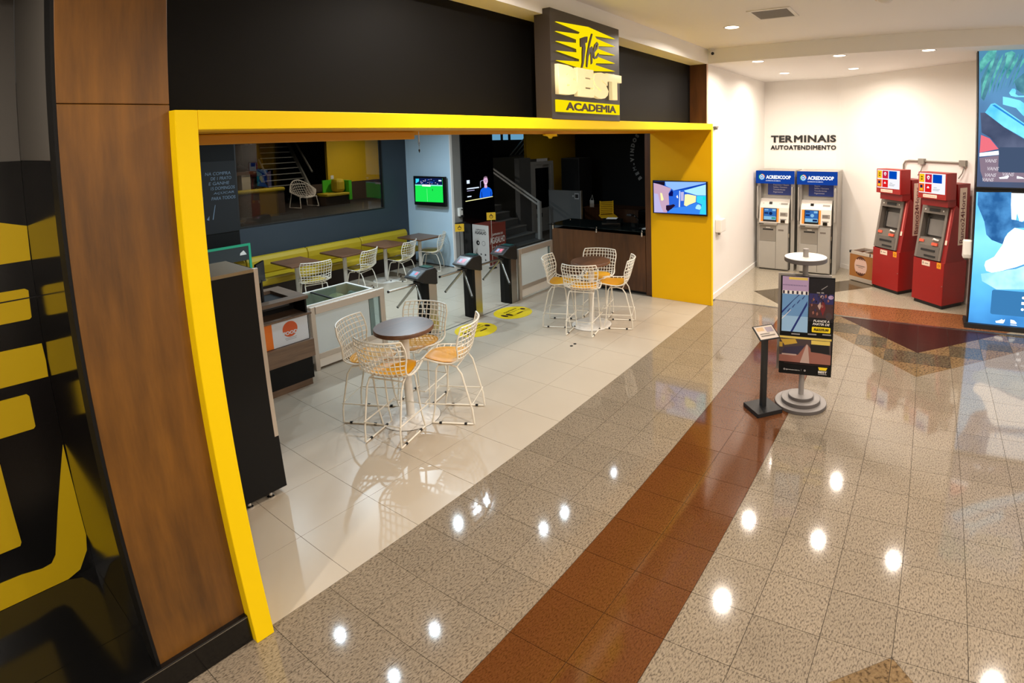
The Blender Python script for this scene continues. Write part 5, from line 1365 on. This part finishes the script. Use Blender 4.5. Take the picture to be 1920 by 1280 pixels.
# ------------------------------------------------------------------ video totem
to = thing('video_totem', 'tall black totem of two stacked advertising screens', 'screen totem', (7.15, -4.45, 0))
bx('base', (-.06, -.70, 0, .30, .66, .07), BLACK_M, to)
bx('spine', (.05, -.62, .07, .22, .62, 4.0), BLACK_M, to)
def screen(z0, z1, pics, bg0, bg1, nm):
    s = bx('screen_frame', (0, -.62, z0, .05, .625, z1), BEZEL, to)
    g = bpy.data.materials.new(nm); g.use_nodes = True; nt = g.node_tree; nt.nodes.clear()
    o = nt.nodes.new('ShaderNodeOutputMaterial'); e = nt.nodes.new('ShaderNodeEmission'); r = nt.nodes.new('ShaderNodeValToRGB'); tc = nt.nodes.new('ShaderNodeNewGeometry'); sp = nt.nodes.new('ShaderNodeSeparateXYZ'); mr = nt.nodes.new('ShaderNodeMapRange'); nz = nt.nodes.new('ShaderNodeTexNoise')
    nz.inputs['Scale'].default_value = 2.2
    mr.inputs['From Min'].default_value = z0; mr.inputs['From Max'].default_value = z1
    ad = nt.nodes.new('ShaderNodeMath'); ad.operation = 'MULTIPLY_ADD'; ad.inputs[1].default_value = .35; 
    nt.links.new(tc.outputs['Position'], sp.inputs[0]); nt.links.new(sp.outputs['Z'], mr.inputs['Value']); nt.links.new(tc.outputs['Position'], nz.inputs['Vector'])
    nt.links.new(nz.outputs['Fac'], ad.inputs[0]); nt.links.new(mr.outputs[0], ad.inputs[2]); nt.links.new(ad.outputs[0], r.inputs['Fac'])
    stops = bg0
    el = r.color_ramp.elements
    el[0].position = stops[0][0]; el[0].color = lin(stops[0][1]); el[1].position = stops[-1][0]; el[1].color = lin(stops[-1][1])
    for p, c in stops[1:-1]:
        k = el.new(p); k.color = lin(c)
    nt.links.new(r.outputs[0], e.inputs[0]); e.inputs[1].default_value = bg1; nt.links.new(e.outputs[0], o.inputs[0])
    F = frame((-.001, 0, -0.0), (0, -1, 0), (0, 0, 1))
    flat('screen_picture', [(rect(-.605, z0 + .02, .605, z1 - .02), g)] + [([(a - 4.45, b) for a, b in p], mm) for p, mm in pics], F, s)
    return s
def T(n, c, k=1.0): return G('totem ' + n, c, k * 1.5)
def TN(n, a, b, sc_=3.0, k=1.5):
    mm = G('totem ' + n, a, k)
    nt = mm.node_tree; e = nt.nodes['Emission']
    g = nt.nodes.new('ShaderNodeNewGeometry'); nz = nt.nodes.new('ShaderNodeTexNoise'); r = nt.nodes.new('ShaderNodeValToRGB')
    nz.inputs['Scale'].default_value = sc_; nz.inputs['Detail'].default_value = 3
    r.color_ramp.elements[0].position = .35; r.color_ramp.elements[0].color = lin(a); r.color_ramp.elements[1].position = .65; r.color_ramp.elements[1].color = lin(b)
    nt.links.new(g.outputs['Position'], nz.inputs['Vector']); nt.links.new(nz.outputs['Fac'], r.inputs['Fac']); nt.links.new(r.outputs['Color'], e.inputs[0])
    return mm
CY, CY2, DKS = TN('bench blue', (80, 178, 226), (120, 212, 244)), T('bench edge', (40, 120, 190), 1.0), TN('slate', (50, 60, 84), (84, 92, 116), 2)
L1, L2, L3 = TN('leaf', (44, 110, 120), (96, 176, 164), 7), TN('leaf dark', (52, 96, 116), (84, 140, 150), 6), T('leaf light', (110, 190, 176), 1.0)
WT, RD, BX_, CARD = T('white', (236, 244, 255), 1.1), T('red', (206, 100, 112), 1.0), T('box', (120, 104, 118), 1.0), T('card', (58, 72, 96), 1.0)
up_ = [([(3.847,3.791),(3.969,3.948),(4.082,3.968),(4.059,3.880),(3.953,3.771),(3.862,3.644)], L1), ([(3.87,3.547),(3.953,3.738),(4.067,3.912),(4.082,3.895),(4.013,3.687),(3.969,3.413),(3.910,3.252),(3.87,3.3)], L2),
 ([(4.179,3.907),(4.269,3.935),(4.314,3.902),(4.299,3.790),(4.224,3.568),(4.202,3.553),(4.194,3.730)], L1), ([(4.299,3.518),(4.424,3.627),(4.9,3.8),(4.9,3.3),(4.426,3.324),(4.330,3.406)], L2)]
for k in range(9):
    a = 3.87 + .05 * k
    up_.append(([(a, 3.28 + .02 * k), (a + .05, 3.45 + .02 * k), (a + .17, 3.8), (a + .19, 3.9), (a + .12, 3.78), (a + .02, 3.48)], L2 if k % 2 else L1))
up_ += [([(3.866,3.090),(3.927,3.089),(4.172,2.890),(4.437,2.717),(5.0,2.5),(5.0,2.25),(4.441,2.40),(4.113,2.553),(4.103,2.618),(3.994,2.747),(3.886,2.813)], DKS),
 ([(3.927,3.093),(4.001,3.210),(4.054,3.221),(4.432,2.941),(5.0,2.60),(5.0,2.45),(4.436,2.733),(4.172,2.893)], CY), ([(4.016,3.194),(4.05,3.20),(4.432,2.925),(5.0,2.57),(5.0,2.545),(4.432,2.90)], CY2),
 ([(4.154,3.309),(4.226,3.295),(4.376,3.253),(4.427,3.212),(4.7,3.0),(4.66,2.85),(4.409,3.053),(4.325,3.150),(4.155,3.200)], CY),
 ([(4.233,3.359),(4.270,3.415),(4.307,3.414),(4.322,3.390),(4.315,3.342),(4.353,3.317),(4.9,3.31),(4.9,3.29),(4.316,3.300),(4.256,3.319)], CY),
 ([(3.879,2.780),(3.994,2.731),(4.112,2.586),(3.866,2.531)], RD), ([(3.866,2.526),(4.112,2.561),(4.118,2.505),(3.866,2.477)], WT), ([(3.866,2.460),(4.114,2.496),(4.6,2.4),(4.6,2.13),(3.936,2.124),(3.885,2.271)], BX_),
 (rrect(4.116, 2.262, 4.62, 2.61, .02), CARD), ([(4.13,2.19),(4.19,2.20),(4.24,2.22),(4.26,2.21),(4.24,2.175),(4.14,2.17)], WT), ([(4.36,2.215),(4.43,2.20),(4.46,2.18),(4.36,2.18)], WT)]
s1 = screen(2.03, 4.02, up_, [(.1, (70, 74, 92)), (.45, (62, 84, 120)), (.8, (84, 130, 170)), (1.0, (70, 120, 150))], 1.5, 'upper screen wash')
FTt = frame((-.0145, 4.45, 0), (0, -1, 0), (0, 0, 1))
joined_text('box_lettering', [('VANS', at(FTt, x, z), dict(fit=(.15, .05), ext=.0004, bold=.03, shear=.3)) for x, z in ((4.02, 2.42), (4.05, 2.31), (4.02, 2.22), (4.25, 2.235), (3.99, 2.155))], T('box print', (176, 168, 176), 1.0), s1)
JN, LEG, SHOE, GLOW, CARD2, SOLE = TN('denim', (36, 84, 136), (70, 130, 184), 5), T('leg white', (244, 250, 255), 1.2), T('shoe', (252, 255, 255), 1.3), TN('glow', (140, 204, 238), (196, 234, 250), 3), T('card blue', (52, 108, 156), 1.0), T('sole', (80, 150, 200), 1.0)
lo_ = [([(3.964,0.802),(4.249,0.860),(4.523,0.968),(5.0,1.1),(5.0,.62),(4.549,0.622),(4.188,0.591),(3.987,0.697)], GLOW),
 ([(3.866,1.972),(4.303,1.987),(4.303,1.810),(4.321,1.607),(4.484,1.581),(5.0,1.5),(5.0,1.46),(4.489,1.496),(4.367,1.490),(4.277,1.408),(4.223,1.250),(4.077,1.301),(4.002,1.375),(3.968,1.555),(3.866,1.792)], JN),
 ([(4.300,1.975),(4.463,1.975),(4.9,1.975),(4.9,1.6),(4.478,1.60),(4.464,1.580),(4.424,1.586),(4.387,1.703),(4.377,1.601),(4.321,1.607),(4.303,1.810)], LEG),
 ([(4.224,1.241),(4.249,1.346),(4.293,1.417),(4.367,1.490),(4.491,1.462),(5.0,1.45),(5.0,1.1),(4.522,0.985),(4.418,0.934),(4.248,0.869),(4.107,0.831),(4.033,0.852),(4.004,0.929),(4.016,0.991),(4.124,1.061)], SHOE),
 ([(4.248,0.874),(4.418,0.934),(4.522,0.985),(5.0,1.1),(5.0,1.07),(4.524,0.959),(4.420,0.908)], SOLE), (rrect(4.13, .224, 4.95, .586, .03), CARD2),
 ([(4.209,0.127),(4.256,0.141),(4.295,0.163),(4.312,0.147),(4.335,0.167),(4.330,0.131),(4.316,0.102),(4.219,0.101)], WT), ([(4.407,0.169),(4.456,0.162),(4.496,0.125),(4.484,0.111),(4.412,0.112)], WT), (rect(4.413, .088, 4.498, .096), WT),
 (disc(4.55, .50, .02, 12), WT), (disc(4.55, .33, .02, 12), WT), (rect(4.53, .40, 4.60, .44), WT), (rect(4.6, .49, 4.8, .51), WT)]
screen(.05, 1.995, lo_, [(.1, (44, 100, 160)), (.5, (84, 164, 220)), (.85, (120, 196, 236)), (1.0, (90, 170, 220))], 1.8, 'lower screen wash')
